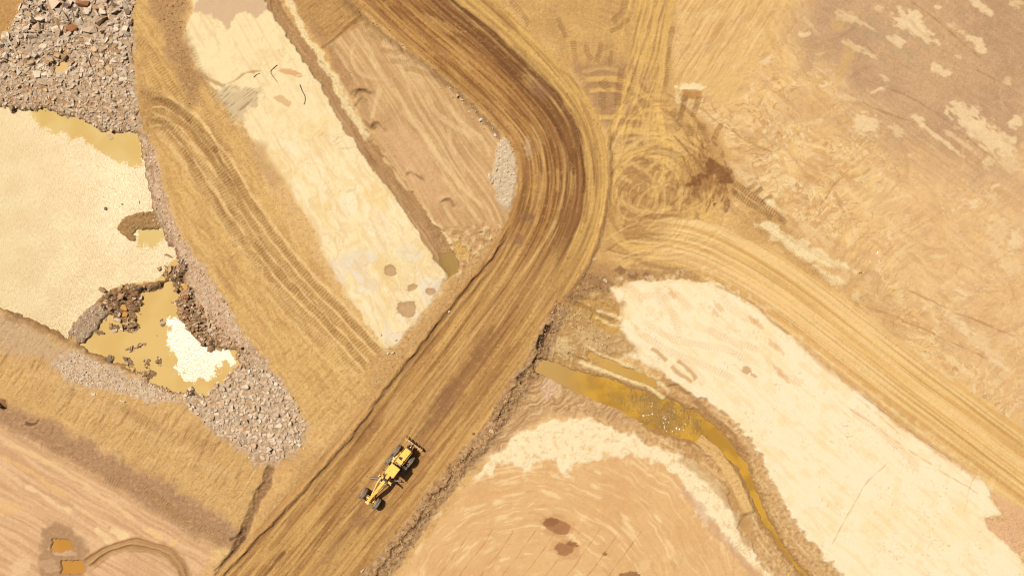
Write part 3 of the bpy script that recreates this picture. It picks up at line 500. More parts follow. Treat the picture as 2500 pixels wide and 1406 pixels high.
# ditch
DI = [(655, -60, 14), (668, 10, 15), (712, 80, 15), (770, 160, 16), (815, 232, 18), (858, 305, 20), (892, 352, 20), (930, 405, 20), (985, 475, 20), (1022, 530, 22), (1070, 600, 26), (1098, 645, 22), (1112, 670, 10)]
sl, d, s, u, W = line(DI, 70, 3, 40, 861); x, y = X[sl], Y[sl]
m = ss(1.05, .93, (np.abs(d)+6*fb(x, y, 24, 5, 862))/np.maximum(W, 1))*ss(0, .02, 1-u)
paint(sl, m, (182, 138, 90), .95); k = fb(s, d, 110, 4, 863, sy=7); paint(sl, m*ss(.2, .6, k), (210, 168, 116), .6); paint(sl, m*ss(.15, .6, -k), (158, 114, 70), .6)
H[sl] += m*(-.22+.03*k)
sl, m, d, s, u = band([(690, -60), (708, 10), (745, 85), (800, 165), (830, 222), (866, 290), (905, 345)], 9, (250, 222, 162), .9, 866, .08, 6, 3, .25, 20)
band([(935, 380), (965, 425), (1000, 470)], 3, (236, 200, 140), .7, 867, .06, 4, 3)
band([(740, 20), (780, 95), (840, 180), (880, 250), (920, 320)], 9, (188, 142, 92), .7, 868, .10, 6, 6)
sl, d = poly([(1070, 620), (1105, 615), (1122, 640), (1118, 665), (1095, 680), (1085, 660)], 4, 16, 869); paint(sl, ss(-3, 4, d), (160, 122, 66), .9); H[sl] -= .12*ss(-3, 5, d)

# ================================================================ LEFT: graded gold slope with wheel tracks
LG = [(325, -100), (470, -100), (448, 90), (500, 200), (560, 280), (640, 420), (740, 590), (860, 780), (920, 870), (905, 960), (780, 1040), (740, 1010), (650, 890), (560, 760), (480, 640), (430, 560), (400, 470), (385, 380), (345, 320), (328, 210)]
sl, d = poly(LG, 8, 50, 901); m = ss(-8, 10, d); x, y = X[sl], Y[sl]
paint(sl, m, (219, 173, 104), .9)
k = dirfield(sl, x+12*fb(x, y, 60, 2, 902), y+12*fb(x, y, 60, 2, 903), 150, 20, 4, 904); mm = m*ss(360, 480, y)*ss(260, 60, x-y*.55)
paint(sl, m*ss(.1, .6, fb(x, y, 100, 3, 905)), (226, 182, 104), .6); paint(sl, m*ss(.1, .6, -fb(x, y, 60, 3, 906)), (204, 156, 94), .5)
H[sl] += mm*.028*k+m*.014*fb(x, y, 10, 3, 907); mul(sl, 1+mm*.06*k)
k = dirfield(sl, x+8*fb(x, y, 50, 2, 1902), y+8*fb(x, y, 50, 2, 1903), 55, 110, 7, 1904, 5); paint(sl, m*ss(.15, .4, k), (232, 188, 116), .5); paint(sl, m*ss(.15, .4, -k), (194, 148, 86), .5); H[sl] += m*.014*k
sl, d = poly([(325, -100), (470, -100), (450, 80), (500, 190), (470, 260), (410, 120), (380, 60)], 16, 40, 908); m = ss(-14, 16, d); x, y = X[sl], Y[sl]
paint(sl, m, (184, 140, 92), .85); H[sl] += m*.07*fb(x, y, 7, 4, 909); mul(sl, 1+m*.12*fb(x, y, 6, 3, 910))
sl, d = poly([(330, 210), (400, 260), (430, 300), (380, 340), (345, 330)], 14, 30, 911); m = ss(-12, 14, d); paint(sl, m, (188, 142, 84), .6); H[sl] += m*.06*fb(X[sl], Y[sl], 8, 3, 912)
TK = (170, 126, 72); TK2 = (186, 140, 82)
mainT = [(345, 285), (400, 275), (450, 310), (500, 370), (545, 430), (600, 520), (665, 610), (740, 700), (830, 790), (920, 890)]
def off(pts, o):
    P = smooth(pts, 4); t = np.gradient(P, axis=0); t /= np.hypot(t[:, 0], t[:, 1])[:, None]; Q = P+np.stack([-t[:, 1], t[:, 0]], 1)*o
    return [tuple(q) for q in Q[::4]]+[tuple(Q[-1])]
for i, (o, hw, c, a) in enumerate([(-24, 9, TK, .8), (0, 9, TK2, .6), (22, 10, TK, .75), (44, 7, TK2, .5)]):
    tread(off(mainT, o), hw, 7.5, .035, c, min(1, a*1.25), seed=915+i, rut=-.045, rim=.45)
for i in range(26):
    t0 = rsn.randrange(0, 6); q = mainT[t0:t0+rsn.choice([3, 4])]; o0 = rsn.uniform(-50, 62)
    sl, m, d, s, u = band(off(q, o0), rsn.uniform(1.5, 5), rsn.choice([(168, 122, 70), (238, 196, 130), (182, 136, 80)]), rsn.uniform(.4, .75), 1700+i, 0, 4, 3, .5, ef=.2); H[sl] += (.03 if i % 2 else -.04)*np.exp(-(d/4)**2)*ends(u, .2)
for i, (o, hw) in enumerate([(-12, 2.5), (11, 2.5), (34, 3.5), (-38, 4)]):
    band(off(mainT, o), hw, (242, 200, 134), .9, 920+i, .05, 3, 2.5, .3)
sl, m, d, s, u = band(off(mainT, 56), 8, (240, 198, 132), .6, 925, .04, 6, 5, .6)
for i, (p, hw, a) in enumerate([([(330, 228), (400, 245), (450, 290), (500, 350), (540, 420), (600, 500)], 9, .7), ([(330, 215), (380, 225), (430, 262), (480, 320), (530, 400)], 7, .5), ([(345, 130), (370, 180), (400, 240), (440, 290)], 8, .6), ([(330, 90), (360, 120), (400, 180), (440, 240), (470, 280)], 9, .6), ([(440, 100), (460, 170), (490, 240), (530, 330), (560, 400)], 7, .4),
        ([(360, 260), (400, 300), (450, 360), (480, 430), (540, 520), (580, 590)], 9, .6), ([(470, 110), (500, 190), (540, 260)], 6, .3), ([(560, 600), (610, 590), (650, 620), (655, 680)], 9, .35), ([(560, 640), (600, 620), (630, 650), (630, 700)], 8, .3), ([(650, 690), (720, 780), (780, 830), (850, 900)], 9, .35)]):
    tread(p, hw, 7, .03, TK, a, seed=930+i, rut=-.03, rim=.3)
for i, (p, hw) in enumerate([([(360, 270), (420, 300), (470, 360), (520, 440), (560, 510)], 3), ([(375, 215), (430, 250), (500, 340), (560, 440)], 3), ([(400, 180), (450, 260), (520, 370)], 3), ([(600, 500), (650, 590), (720, 680)], 3)]):
    band(p, hw, (232, 188, 118), .6, 945+i, .04, 3, 3, .4)
for i, (p, hw, c, a) in enumerate([([(350, 235), (420, 255), (480, 310), (530, 380), (580, 470)], 5, (150, 106, 62), .6), ([(400, 110), (440, 190), (480, 270)], 12, (176, 132, 86), .5), ([(345, 300), (390, 300), (440, 350), (500, 440), (560, 540)], 3, (160, 116, 66), .6),
        ([(410, 470), (440, 560), (500, 660)], 5, (236, 192, 120), .5), ([(400, 380), (420, 460), (440, 540)], 4, (198, 150, 84), .5), ([(560, 530), (640, 640), (700, 740), (760, 800)], 4, (168, 124, 72), .5), ([(630, 700), (720, 790), (800, 880), (860, 950)], 4, (240, 198, 130), .6), ([(640, 420), (680, 510), (730, 600)], 5, (238, 196, 136), .45), ([(340, 150), (350, 210), (380, 240)], 10, (190, 146, 96), .5)]):
    band(p, hw, c, a, 1950+i, -.03 if c[0] < 200 else .03, 5, 4, .4)
blob(525, 365, 7, 9, 0, (150, 104, 62), 949, .7, .5)
for i in range(30):
    x0 = rsn.uniform(390, 620); y0 = rsn.uniform(340, 640)+max(0, x0-480)*.9; L = rsn.uniform(90, 320); a0 = R(rsn.uniform(50, 62)); cv = rsn.uniform(-.15, .1)
    pts = [(x0+L*t*math.cos(a0-cv*t), y0+L*t*math.sin(a0-cv*t)) for t in (0, .25, .5, .75, 1)]
    band(pts, rsn.uniform(2, 7), rsn.choice([(236, 194, 126), (190, 144, 88), (176, 132, 78), (228, 184, 116)]), rsn.uniform(.25, .5), 2100+i, rsn.choice([-.03, .02]), 5, 5, .5, ef=.3)
# slope runnels of the lower left fan (above the haul road)
sl, d = poly([(640, 840), (760, 830), (900, 930), (900, 1010), (790, 1130), (740, 1010), (660, 900)], 10, 50, 950); m = ss(-14, 14, d); x, y = X[sl], Y[sl]
k = dirfield(sl, x, y, -48, 70, 9, 951); paint(sl, m*ss(.2, .6, k), (226, 182, 112), .5); paint(sl, m*ss(.2, .6, -k), (192, 146, 84), .5); H[sl] += m*.04*k
sl, d = poly([(905, 870), (960, 850), (1100, 690), (1190, 600), (1225, 590), (1130, 720), (1010, 860), (900, 1000), (870, 1040), (760, 1100), (700, 1190), (660, 1230), (640, 1300), (500, 1460), (560, 1460), (900, 1040)], 8, 30, 952)
m = ss(-10, 10, d); x, y = X[sl], Y[sl]; paint(sl, m, (200, 154, 94), .75); k = fb(x, y, 7, 4, 953); mul(sl, 1+m*.12*k); H[sl] += m*.05*k
paint(sl, m*ss(.45, .7, fb(x, y, 6, 3, 954)), (232, 196, 140), .5)

# ================================================================ LOWER LEFT slope and plain
LL = [(-200, 755), (0, 755), (60, 775), (120, 800), (165, 835), (200, 860), (320, 930), (440, 965), (470, 1010), (600, 1110), (640, 1140), (620, 1260), (590, 1300), (480, 1225), (300, 1120), (150, 1020), (0, 960), (-200, 900)]
sl, d = poly(LL, 8, 40, 960); m = ss(-8, 10, d); x, y = X[sl], Y[sl]
paint(sl, m, (214, 168, 104), .9); wx_ = x+6*fb(x, y, 60, 2, 961); wy_ = y+6*fb(x, y, 60, 2, 962)
k = dirfield(sl, wx_, wy_, -56, 80, 6, 963, 5); k2 = dirfield(sl, wx_, wy_, -56, 36, 4, 964, 4)
paint(sl, m*ss(.15, .6, k), (228, 184, 116), .6); paint(sl, m*ss(.15, .6, -k), (186, 142, 88), .6); mul(sl, 1+m*.05*k2); H[sl] += m*(.03*k+.018*k2+.022*fb(x, y, 12, 4, 1963))
for i in range(70):                                   # rills and scrape marks running down the slope
    cx = rsn.uniform(0, 640); cy = 880+cx*.42+rsn.uniform(-110, 60); a0 = R(-56+rsn.uniform(-8, 8)); L = rsn.uniform(30, 120)
    pts = [(cx+L*(t-.5)*math.cos(a0)+rsn.uniform(-3, 3), cy+L*(t-.5)*math.sin(a0)) for t in (0, .33, .66, 1)]
    if cy > 1000+cx*.47 or cy < 860+cx*.3: continue
    sl, m, d, s, u = band(pts, rsn.uniform(1, 3.5), [(166, 122, 74), (236, 194, 126), (180, 136, 84)][i % 3], rsn.uniform(.3, .6), 2000+i, 0, 4, 2.5, .4, ef=.3); H[sl] += (-.07 if i % 3 != 1 else .05)*np.exp(-(d/3)**2)*ends(u, .3)
for i, (p, hw, c) in enumerate([([(120, 950), (230, 1000), (360, 1060), (480, 1120), (590, 1180)], 10, (226, 184, 122)), ([(200, 960), (330, 1020), (460, 1080), (560, 1130)], 8, (196, 150, 96)), ([(60, 900), (180, 950), (300, 1010)], 9, (228, 186, 128)), ([(300, 1100), (420, 1150), (540, 1220)], 8, (224, 180, 116))]):
    band(p, hw, c, .4, 2075+i, .02, 8, 8, .5)
sl, d = poly([(-200, 760), (0, 760), (60, 780), (160, 850), (200, 890), (100, 880), (0, 850), (-200, 850)], 16, 40, 965); m = ss(-14, 14, d); paint(sl, m, (206, 172, 132), .7)
band([(0, 758), (50, 772), (100, 795), (150, 825), (200, 850), (260, 890), (320, 925)], 12, (172, 130, 84), .75, 966, .06, 8, 8, .3)
BR = [(-200, 960), (0, 985), (60, 1000), (150, 1040), (260, 1100), (380, 1160), (480, 1220), (590, 1285), (600, 1310), (560, 1340), (440, 1310), (300, 1210), (150, 1120), (0, 1050), (-200, 1000)]
sl, d = poly(BR, 14, 50, 967); m = ss(-16, 18, d); x, y = X[sl], Y[sl]; paint(sl, m, (178, 135, 96), .9); k = fb(x, y, 10, 4, 968); mul(sl, 1+m*.10*k); H[sl] += m*.06*k
for i, p in enumerate([[(340, 1180), (400, 1230), (470, 1280)], [(360, 1200), (420, 1250), (480, 1300), (540, 1330)], [(450, 1250), (500, 1290), (560, 1320)], [(300, 990), (340, 1020), (390, 1050)], [(450, 1050), (490, 1080), (530, 1095)], [(120, 1090), (200, 1140), (300, 1190)]]):
    tread(p, 11, 6, .035, (176, 132, 84), .5, seed=970+i)
PL = [(-200, 1020), (0, 1040), (120, 1100), (260, 1180), (400, 1270), (520, 1330), (500, 1400), (420, 1560), (-200, 1560)]
sl, d = poly(PL, 10, 50, 980); m = ss(-18, 20, d); x, y = X[sl], Y[sl]; paint(sl, m, (221, 174, 126), .92); G[sl] *= 1-.65*m
k = dirfield(sl, x+10*fb(x, y, 90, 2, 981), y, 30, 220, 12, 982); paint(sl, m*ss(.1, .25, k), (236, 192, 142), .6); paint(sl, m*ss(.12, .3, -k), (204, 156, 108), .55); H[sl] += m*.012*k
mul(sl, 1+m*.06*fb(x, y, 6, 3, 983))
for i, (p, hw, c) in enumerate([([(0, 1075), (100, 1120), (200, 1180), (290, 1240), (340, 1275)], 5, (240, 198, 140)), ([(0, 1115), (70, 1150), (130, 1195), (170, 1220)], 5, (234, 186, 118)), ([(60, 1185), (100, 1205), (140, 1235), (180, 1250)], 5, (244, 206, 150)), ([(230, 1290), (270, 1320), (300, 1340)], 8, (246, 210, 150)), ([(180, 1230), (230, 1265), (270, 1290)], 4, (238, 196, 140)), ([(0, 1140), (60, 1190)], 4, (236, 190, 134))]):
    band(p, hw, c, .8, 985+i, .03, 4, 3, .2)
blob(295, 1305, 26, 12, 30, (246, 212, 150), 995, .8, .5); blob(380, 1305, 24, 8, 30, (240, 198, 130), 996, .7, .6); blob(420, 1325, 16, 8, -30, (240, 196, 124), 997, .7, .6); blob(15, 1240, 30, 16, 0, (236, 184, 114), 998, .5, .5); blob(50, 1385, 26, 20, 0, (242, 202, 148), 999, .5, .6)
sl, d = poly([(105, 1290), (150, 1275), (205, 1310), (215, 1345), (210, 1400), (200, 1460), (85, 1460), (95, 1380)], 8, 24, 1000); m = ss(-8, 8, d); x, y = X[sl], Y[sl]
paint(sl, m, (176, 134, 94), .85); H[sl] += m*.04*fb(x, y, 9, 3, 1001); blob(150, 1345, 36, 10, 10, (222, 182, 140), 1002, .6, .5); blob(120, 1380, 22, 16, 10, (214, 172, 128), 1003, .5, .5)
ARC = [(205, 1385), (235, 1360), (280, 1338), (330, 1327), (380, 1335), (425, 1360), (450, 1395), (462, 1460)]
sl, m, d, s, u = band(ARC, 15, (176, 130, 80), .85, 1004, 0, 5, 5); H[sl] += m*(.12*np.cos(d/15*6.3)+.05*fb(s, d, 40, 3, 1005, sy=5)); paint(sl, m*ss(.2, .8, np.cos(d/15*6.3)), (206, 162, 108), .6)
# gully at the foot of the haul road
sl, m, d, s, u = band([(668, 1130), (650, 1180), (625, 1230), (600, 1290), (585, 1330), (545, 1390), (500, 1460)], 11, (146, 104, 68), .85, 1006, -.35, 5, 5); k = fb(X[sl], Y[sl], 9, 4, 1007); H[sl] += m*.14*k; paint(sl, m*ss(.2, .6, k), (186, 146, 106), .6)
band([(630, 1180), (610, 1240), (590, 1285)], 4, (200, 156, 96), .6, 1008, .1, 4, 3)
for i, p in enumerate([[(600, 1290), (580, 1310), (560, 1320)], [(600, 1310), (560, 1360), (520, 1395)], [(60, 1030), (85, 1035), (100, 1020)]]): band(p, 3, (92, 60, 38), .7, 1009+i, -.15, 4, 2)  # first two strokes: crevice shadow painted into the colour
blob(5, 985, 10, 14, 0, (140, 92, 58), 1013, .8, .4, .15)

# ================================================================ ROCK BANKS and gravel
def gravel(pts, rgb, hi, lo, seed, amp=.08, sc=7, warp=9, soft=7, a=.92, dh=0):
    sl, d = poly(pts, warp, 24, seed, oct=5); m = ss(-soft, soft, d); x, y = X[sl], Y[sl]
    paint(sl, m, rgb, a); w1, w2, wi = worley(x+2*fb(x, y, 5, 2, seed+3), y, sc, seed % 9)
    paint(sl, m*ss(.55, .9, wi), hi, .7); paint(sl, m*ss(.35, .1, wi), lo, .6); paint(sl, m*ss(.35, .7, fb(x, y, 34, 3, seed+5)), lo, .4)
    H[sl] += m*(amp*(.55-w1)+.6*amp*fb(x, y, 16, 3, seed+4)+dh); return sl, m
RUB_TL = [(-300, 130), (0, 110), (60, 40), (40, -150), (326, -150), (324, 150), (330, 215), (345, 300), (335, 322), (250, 330), (200, 292), (150, 284), (100, 268), (50, 268), (0, 262), (-300, 262)]
gravel(RUB_TL, (196, 164, 128), (220, 198, 168), (164, 124, 86), 1021, .12, 6)
sl, d = poly([(-300, -150), (40, -150), (60, 0), (40, 40), (0, 90), (-300, 100)], 8, 20, 1022); m = ss(-6, 8, d); paint(sl, m, (196, 146, 84), .9); H[sl] += m*.05*fb(X[sl], Y[sl], 8, 3, 1023)
for i, (cx, cy, rx, ry) in enumerate([(240, 110, 50, 22), (160, 130, 40, 14), (250, 150, 40, 20), (120, 245, 60, 9), (200, 250, 60, 8), (260, 270, 50, 16), (90, 215, 40, 9)]): blob(cx, cy, rx, ry, 0, (186, 140, 92), 1024+i, .6, .7, 0, .3, 12)
BANK = [(335, 320), (360, 330), (380, 380), (398, 460), (425, 540), (470, 620), (510, 670), (560, 750), (600, 830), (640, 880), (600, 880), (560, 850), (500, 820), (450, 740), (440, 660), (400, 590), (372, 500), (352, 420), (345, 360)]
gravel(BANK, (214, 176, 136), (232, 202, 166), (188, 144, 102), 1034, .05, 5)
gravel([(600, 830), (660, 900), (720, 980), (752, 1040), (735, 1085), (700, 1120), (650, 1145), (600, 1110), (520, 1050), (460, 990), (440, 960), (500, 930), (560, 900), (580, 870)], (204, 170, 132), (226, 200, 168), (172, 134, 96), 1036, .10, 6, 14, 12)
gravel([(135, 870), (180, 850), (260, 890), (330, 920), (420, 950), (440, 975), (380, 990), (300, 960), (230, 950), (160, 930), (130, 895)], (214, 180, 140), (234, 208, 174), (190, 150, 106), 1038, .05, 5)
gravel([(430, 690), (460, 720), (500, 800), (560, 850), (600, 860), (560, 870), (520, 850), (470, 800), (440, 770)], (172, 136, 98), (200, 166, 126), (140, 104, 72), 1040, .12, 8)
for p, c in (([(335, 325), (360, 340), (372, 400), (380, 450)], (150, 110, 76)), ([(400, 560), (430, 620), (450, 690)], (156, 114, 80)), ([(372, 480), (400, 545), (425, 590)], (160, 120, 84))): band(p, 5, c, .6, 1042+int(p[0][1]) % 7, -.04, 5, 4, .4)

# ================================================================ PONDS (the water sheets stand at WL)
WL = -0.30
POND = [(-400, 262), (0, 262), (50, 268), (100, 268), (150, 284), (200, 294), (245, 322), (333, 326), (342, 365), (352, 420), (364, 480), (370, 520), (345, 518), (300, 532), (285, 552), (292, 570), (326, 590), (330, 562), (392, 558), (402, 590), (425, 612), (437, 648), (400, 685), (360, 690), (310, 695), (265, 712), (232, 735), (205, 762), (175, 790), (162, 822), (120, 800), (60, 772), (0, 750), (-400, 700)]
SMALL = [(430, 650), (448, 690), (440, 730), (425, 762), (440, 780), (460, 810), (495, 840), (540, 852), (572, 858), (580, 890), (545, 925), (520, 950), (498, 968), (470, 955), (430, 957), (370, 935), (345, 905), (290, 888), (230, 862), (195, 842), (215, 820), (235, 790), (250, 745), (300, 712), (350, 706), (390, 700), (410, 680)]
for P_, sd in ((POND, 1051), (SMALL, 1052)):
    sl, d = poly(P_, 6, 20, sd, oct=5); m = ss(-5, 7, d); dd = ss(-22, 2, d)
    H[sl] = H[sl]*(1-m)+m*(-.75)-.18*dd*(1-m); paint(sl, m, (170, 130, 80), .8)
    paint(sl, ss(-13, -2, d+4*fb(X[sl], Y[sl], 14, 3, 1056))*(1-m), (142, 102, 64), .75)
ISL = [(300, 752, 40, 36, 20, .62), (272, 740, 26, 20, 0, .55), (330, 735, 20, 22, 0, .52), (288, 715, 22, 14, 0, .5), (325, 712, 26, 12, -10, .52), (375, 700, 30, 12, -8, .55), (240, 812, 12, 9, 20, .52), (275, 800, 14, 8, 0, .5), (318, 800, 26, 12, 0, .55), (395, 790, 8, 14, 0, .48), (318, 852, 20, 9, -15, .5), (345, 840, 12, 7, -10, .48), (358, 885, 9, 14, 20, .5),
       (387, 882, 8, 17, -10, .5), (268, 872, 12, 8, 0, .5), (312, 882, 20, 10, 30, .52), (428, 738, 18, 8, -10, .48), (425, 712, 12, 6, 0, .46), (470, 780, 22, 34, -20, .6), (455, 730, 16, 30, 0, .6), (430, 690, 14, 20, 0, .55), (500, 835, 24, 14, 30, .55), (365, 912, 18, 12, 20, .5), (250, 506, 5, 4, 0, .4), (240, 503, 4, 3, 0, .4), (338, 494, 3, 6, 0, .4), (296, 497, 3, 4, 0, .36), (380, 818, 6, 4, 0, .45), (355, 790, 6, 3, 0, .4), (462, 955, 10, 10, 0, .5), (28, 272, 8, 6, 0, .5), (414, 666, 22, 20, 30, .62), (440, 655, 14, 24, 0, .6)]
for i, (cx, cy, rx, ry, an, dh) in enumerate(ISL): blob(cx, cy, rx, ry, an, (150, 112, 76), 1060+i, .8, .5, dh, .5, 9)
sl, d = poly([(285, 552), (300, 532), (345, 516), (375, 518), (400, 560), (395, 590), (396, 556), (330, 562), (320, 582)], 6, 16, 1095, oct=5); m = ss(-5, 6, d); paint(sl, m, (166, 126, 78), .9); H[sl] = H[sl]*(1-m)+m*(-.12); H[sl] += m*.1*fb(X[sl], Y[sl], 7, 3, 1096)
sl, d = poly([(175, 790), (205, 760), (240, 740), (262, 760), (250, 790), (225, 815), (205, 838), (175, 825), (165, 810)], 6, 16, 1097, oct=5); m = ss(-5, 6, d); paint(sl, m, (180, 152, 122), .9); H[sl] = H[sl]*(1-m)+m*(.05); H[sl] += m*.15*fb(X[sl], Y[sl], 12, 4, 1098)
# small pools in the rocks and the two amber pits
POOLS = [[(132, 160), (150, 150), (172, 156), (166, 172), (142, 182), (132, 178)], [(250, 166), (262, 160), (272, 166), (262, 174)], [(14, 150), (26, 148), (26, 160), (16, 158)]]
PITS = [[(128, 1316), (168, 1318), (178, 1340), (150, 1348), (126, 1344)], [(152, 1370), (200, 1368), (208, 1396), (180, 1402), (150, 1398)]]
for i, p in enumerate(POOLS+PITS):
    sl, d = poly(p, 3, 10, 1100+i); m = ss(-4, 2.5, d); H[sl] = H[sl]*(1-m)+m*(-.28); paint(sl, m, (190, 140, 80) if i < 3 else (176, 118, 50), .8)

# ================================================================ HAUL ROAD
RD = [(860, -170, 118), (960, -70, 118), (1055, 20, 118), (1180, 125, 113), (1290, 232, 112), (1356, 325, 112), (1376, 435, 114), (1358, 542, 114), (1300, 660, 118), (1198, 810, 124), (1070, 978, 132), (955, 1130, 140), (800, 1320, 152), (660, 1490, 160), (560, 1610, 160)]
sl, d, s, u, W = line(RD, 215, .5, 120, 1201, 10); x, y = X[sl], Y[sl]
D = -d                                                 # > 0 on the outer, right-hand side
q = (np.abs(D)+4*fb(x, y, 30, 4, 1202))/np.maximum(W, 1)
m = ss(1.0, .955, q); Z[sl][m > .5] = 1
H[sl] = H[sl]*(1-.85*m); G[sl] *= 1-.35*m; paint(sl, m, (199, 151, 86), 1)
Sw = s; g1 = fb(Sw, D, 420, 4, 1203, sy=17); g2 = .8*fb(Sw, D, 520, 2, 1204, sy=6.5)+.5*fb(Sw, D, 150, 3, 1214, sy=16); g3 = fb(Sw, D, 240, 2, 1205, sy=3.2)
paint(sl, m*ss(.05, .4, g1), (216, 168, 98), .75); paint(sl, m*ss(.05, .4, -g1), (172, 120, 66), .7)
upper = m*ss(1080, 900, s)                              # the wet dark lane of the upper bend
Dl = D+8*fb(x, y, 90, 3, 1206)
darklane = upper*ss(58, 50, Dl)*ss(-24, 20, Dl+34*g1+18*g2)
inner = upper*ss(-108, -96, D)*ss(30, 10, Dl)
paint(sl, inner, (170, 117, 62), .8); paint(sl, inner*ss(.08, .3, g2), (204, 154, 88), .65); paint(sl, inner*ss(.08, .3, -g2), (132, 86, 44), .8); paint(sl, inner*ss(.25, .6, fb(x, y, 40, 4, 1207)), (202, 150, 80), .5)
paint(sl, darklane, (124, 80, 42), .92); paint(sl, darklane*ss(.02, .3, g2), (176, 124, 72), .75); paint(sl, darklane*ss(.15, .5, -g1-.4*g3), (104, 66, 36), .5)
outer = upper*ss(50, 58, Dl); paint(sl, outer, (216, 170, 95), .85); paint(sl, outer*ss(.15, .5, g2), (230, 184, 106), .6); paint(sl, outer*ss(.15, .5, -g2), (188, 142, 80), .6)
midp = m*ss(900, 1100, s)
paint(sl, midp*ss(.1, .4, g2), (216, 168, 98), .4); paint(sl, midp*ss(.12, .45, -g2), (168, 118, 66), .4); bl_ = fb(s, D, 130, 5, 1215, sy=30); paint(sl, m*ss(.2, .5, bl_), (158, 108, 60), .5); paint(sl, m*ss(.25, .5, -bl_), (218, 170, 100), .4)
lowd = midp*ss(2050, 1700, s)*ss(60, 20, np.abs(D-10+40*fb(s, D, 300, 2, 1208))); paint(sl, lowd*ss(-.3, .5, g2+.4*g1), (160, 112, 66), .7)
mul(sl, 1+m*(.12*g3+.06*g2+.05*fb(x, y, 4.5, 2, 1209)))
H[sl] += m*(.03*g1+.028*g2+.014*g3+.006*fb(x, y, 4, 2, 1210))
paint(sl, m*ss(.66, .85, fb(x, y, 4, 2, 1211))*ss(.1, .5, fb(x, y, 70, 2, 1212)), (232, 196, 142), .6)      # pale stones pressed in
paint(sl, m*ss(.66, .8, -fb(x, y, 8, 2, 1213)), (128, 86, 50), .5)
for i in range(46):
    s0_ = rsn.uniform(0, 1900); L = rsn.uniform(160, 620); o0 = rsn.uniform(-100, 95); o1 = o0+rsn.uniform(-26, 26); w_ = rsn.uniform(1.5, 4.5)
    tt_ = np.clip((s-s0_)/L, 0, 1); oc = o0+(o1-o0)*tt_*tt_*(3-2*tt_); gm = m*np.exp(-((D-oc)/w_)**2)*ss(s0_, s0_+40, s)*ss(s0_+L, s0_+L-40, s)*np.clip(.8+.8*fb(s, D, 60, 3, 1650+i, sy=20), 0, 1)
    paint(sl, gm, (128, 84, 44) if i % 5 < 3 else (226, 180, 110), .6); H[sl] -= .04*gm
# wheel grooves
for i, (o, w_, c, a, s0, s1) in enumerate([(-96, 5, (150, 104, 60), .6, 0, 3000), (-60, 4, (140, 94, 52), .5, 0, 1100), (-30, 4, (136, 90, 50), .5, 0, 1200), (12, 3, (110, 72, 40), .6, 0, 1080), (48, 4, (104, 68, 38), .7, 0, 1000), (70, 3, (190, 144, 80), .6, 0, 1500), (92, 3, (184, 138, 78), .6, 0, 1600), (-40, 3, (166, 118, 66), .5, 1000, 3000), (20, 5, (150, 104, 62), .5, 1150, 2100), (60, 3, (168, 122, 70), .5, 1200, 3000), (100, 4, (180, 134, 80), .5, 1300, 3000)]):
    e = (D-o+5*fb(s, s*0+i*9, 200, 3, 1220+i))/w_; gm = m*np.exp(-e*e)*ss(s0-60, s0+60, s)*ss(s1+60, s1-60, s)*np.clip(.7+.8*fb(s, D, 120, 2, 1240+i, sy=30), 0, 1)
    paint(sl, gm, c, a); H[sl] -= .05*gm
for i, (cx, cy, rx, ry, an, c) in enumerate([(1290, 530, 14, 12, 0, (140, 98, 72)), (1265, 585, 10, 14, 0, (138, 96, 70)), (1290, 365, 9, 26, -10, (214, 180, 132)), (1300, 360, 5, 18, 0, (150, 108, 70)), (1385, 530, 26, 34, 0, (152, 106, 60)), (1090, 980, 26, 60, 35, (150, 104, 66)), (1150, 900, 20, 60, 35, (158, 110, 66)), (880, 1270, 14, 24, 45, (160, 112, 74)), (1040, 1085, 26, 18, 30, (176, 124, 80)), (1045, 1120, 16, 12, 0, (168, 116, 72)), (1320, 220, 26, 16, 40, (150, 106, 74)), (960, 1000, 30, 14, -55, (206, 162, 104)), (1180, 840, 14, 46, 35, (148, 102, 62)), (820, 1340, 34, 12, -45, (186, 144, 86)), (1000, 1165, 60, 24, -52, (176, 122, 68)), (930, 1190, 60, 20, -52, (180, 126, 72))]):
    blob(cx, cy, rx, ry, an, c, 1260+i, .55, .6, 0, .45)
band([(700, 1345), (660, 1385), (630, 1430)], 4, (120, 82, 50), .7, 1280, -.05, 4, 3); band([(900, 1180), (850, 1180), (780, 1250)], 2, (176, 128, 74), .4, 1281, -.02, 3, 2)
# inner edge: double windrow with dark brown furrow; outer edge: cloddy berm
EL = [(1246, 545), (1205, 620), (1105, 742), (1010, 862), (962, 920), (900, 1005), (858, 1062), (700, 1240), (545, 1400), (470, 1480)]
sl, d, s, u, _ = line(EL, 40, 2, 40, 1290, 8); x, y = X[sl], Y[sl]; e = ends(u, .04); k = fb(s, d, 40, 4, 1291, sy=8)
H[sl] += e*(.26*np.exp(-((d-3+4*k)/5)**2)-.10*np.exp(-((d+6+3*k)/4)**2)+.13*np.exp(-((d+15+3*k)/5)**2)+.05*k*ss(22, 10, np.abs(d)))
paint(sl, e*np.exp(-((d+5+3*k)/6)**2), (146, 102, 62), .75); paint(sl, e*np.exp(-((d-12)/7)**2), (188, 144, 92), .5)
EU = [(800, -70), (852, 8), (960, 98), (1090, 196), (1185, 290), (1230, 340)]
sl, d, s, u, _ = line(EU, 40, 2, 40, 1293, 8); k = fb(s, d, 30, 4, 1294, sy=8); e = ends(u, .04)
H[sl] += e*(.22*np.exp(-((d-6+4*k)/6)**2)+.06*k*ss(22, 10, np.abs(d))); paint(sl, e*np.exp(-((d-4+3*k)/7)**2), (150, 108, 68), .7)
EG = [(1110, 10), (1215, 95), (1320, 165), (1390, 250), (1410, 330), (1414, 440), (1392, 530)]     # small windrow along the dark lane
EO = [(1486, 300), (1490, 430), (1474, 540), (1440, 640), (1400, 700), (1372, 740)]
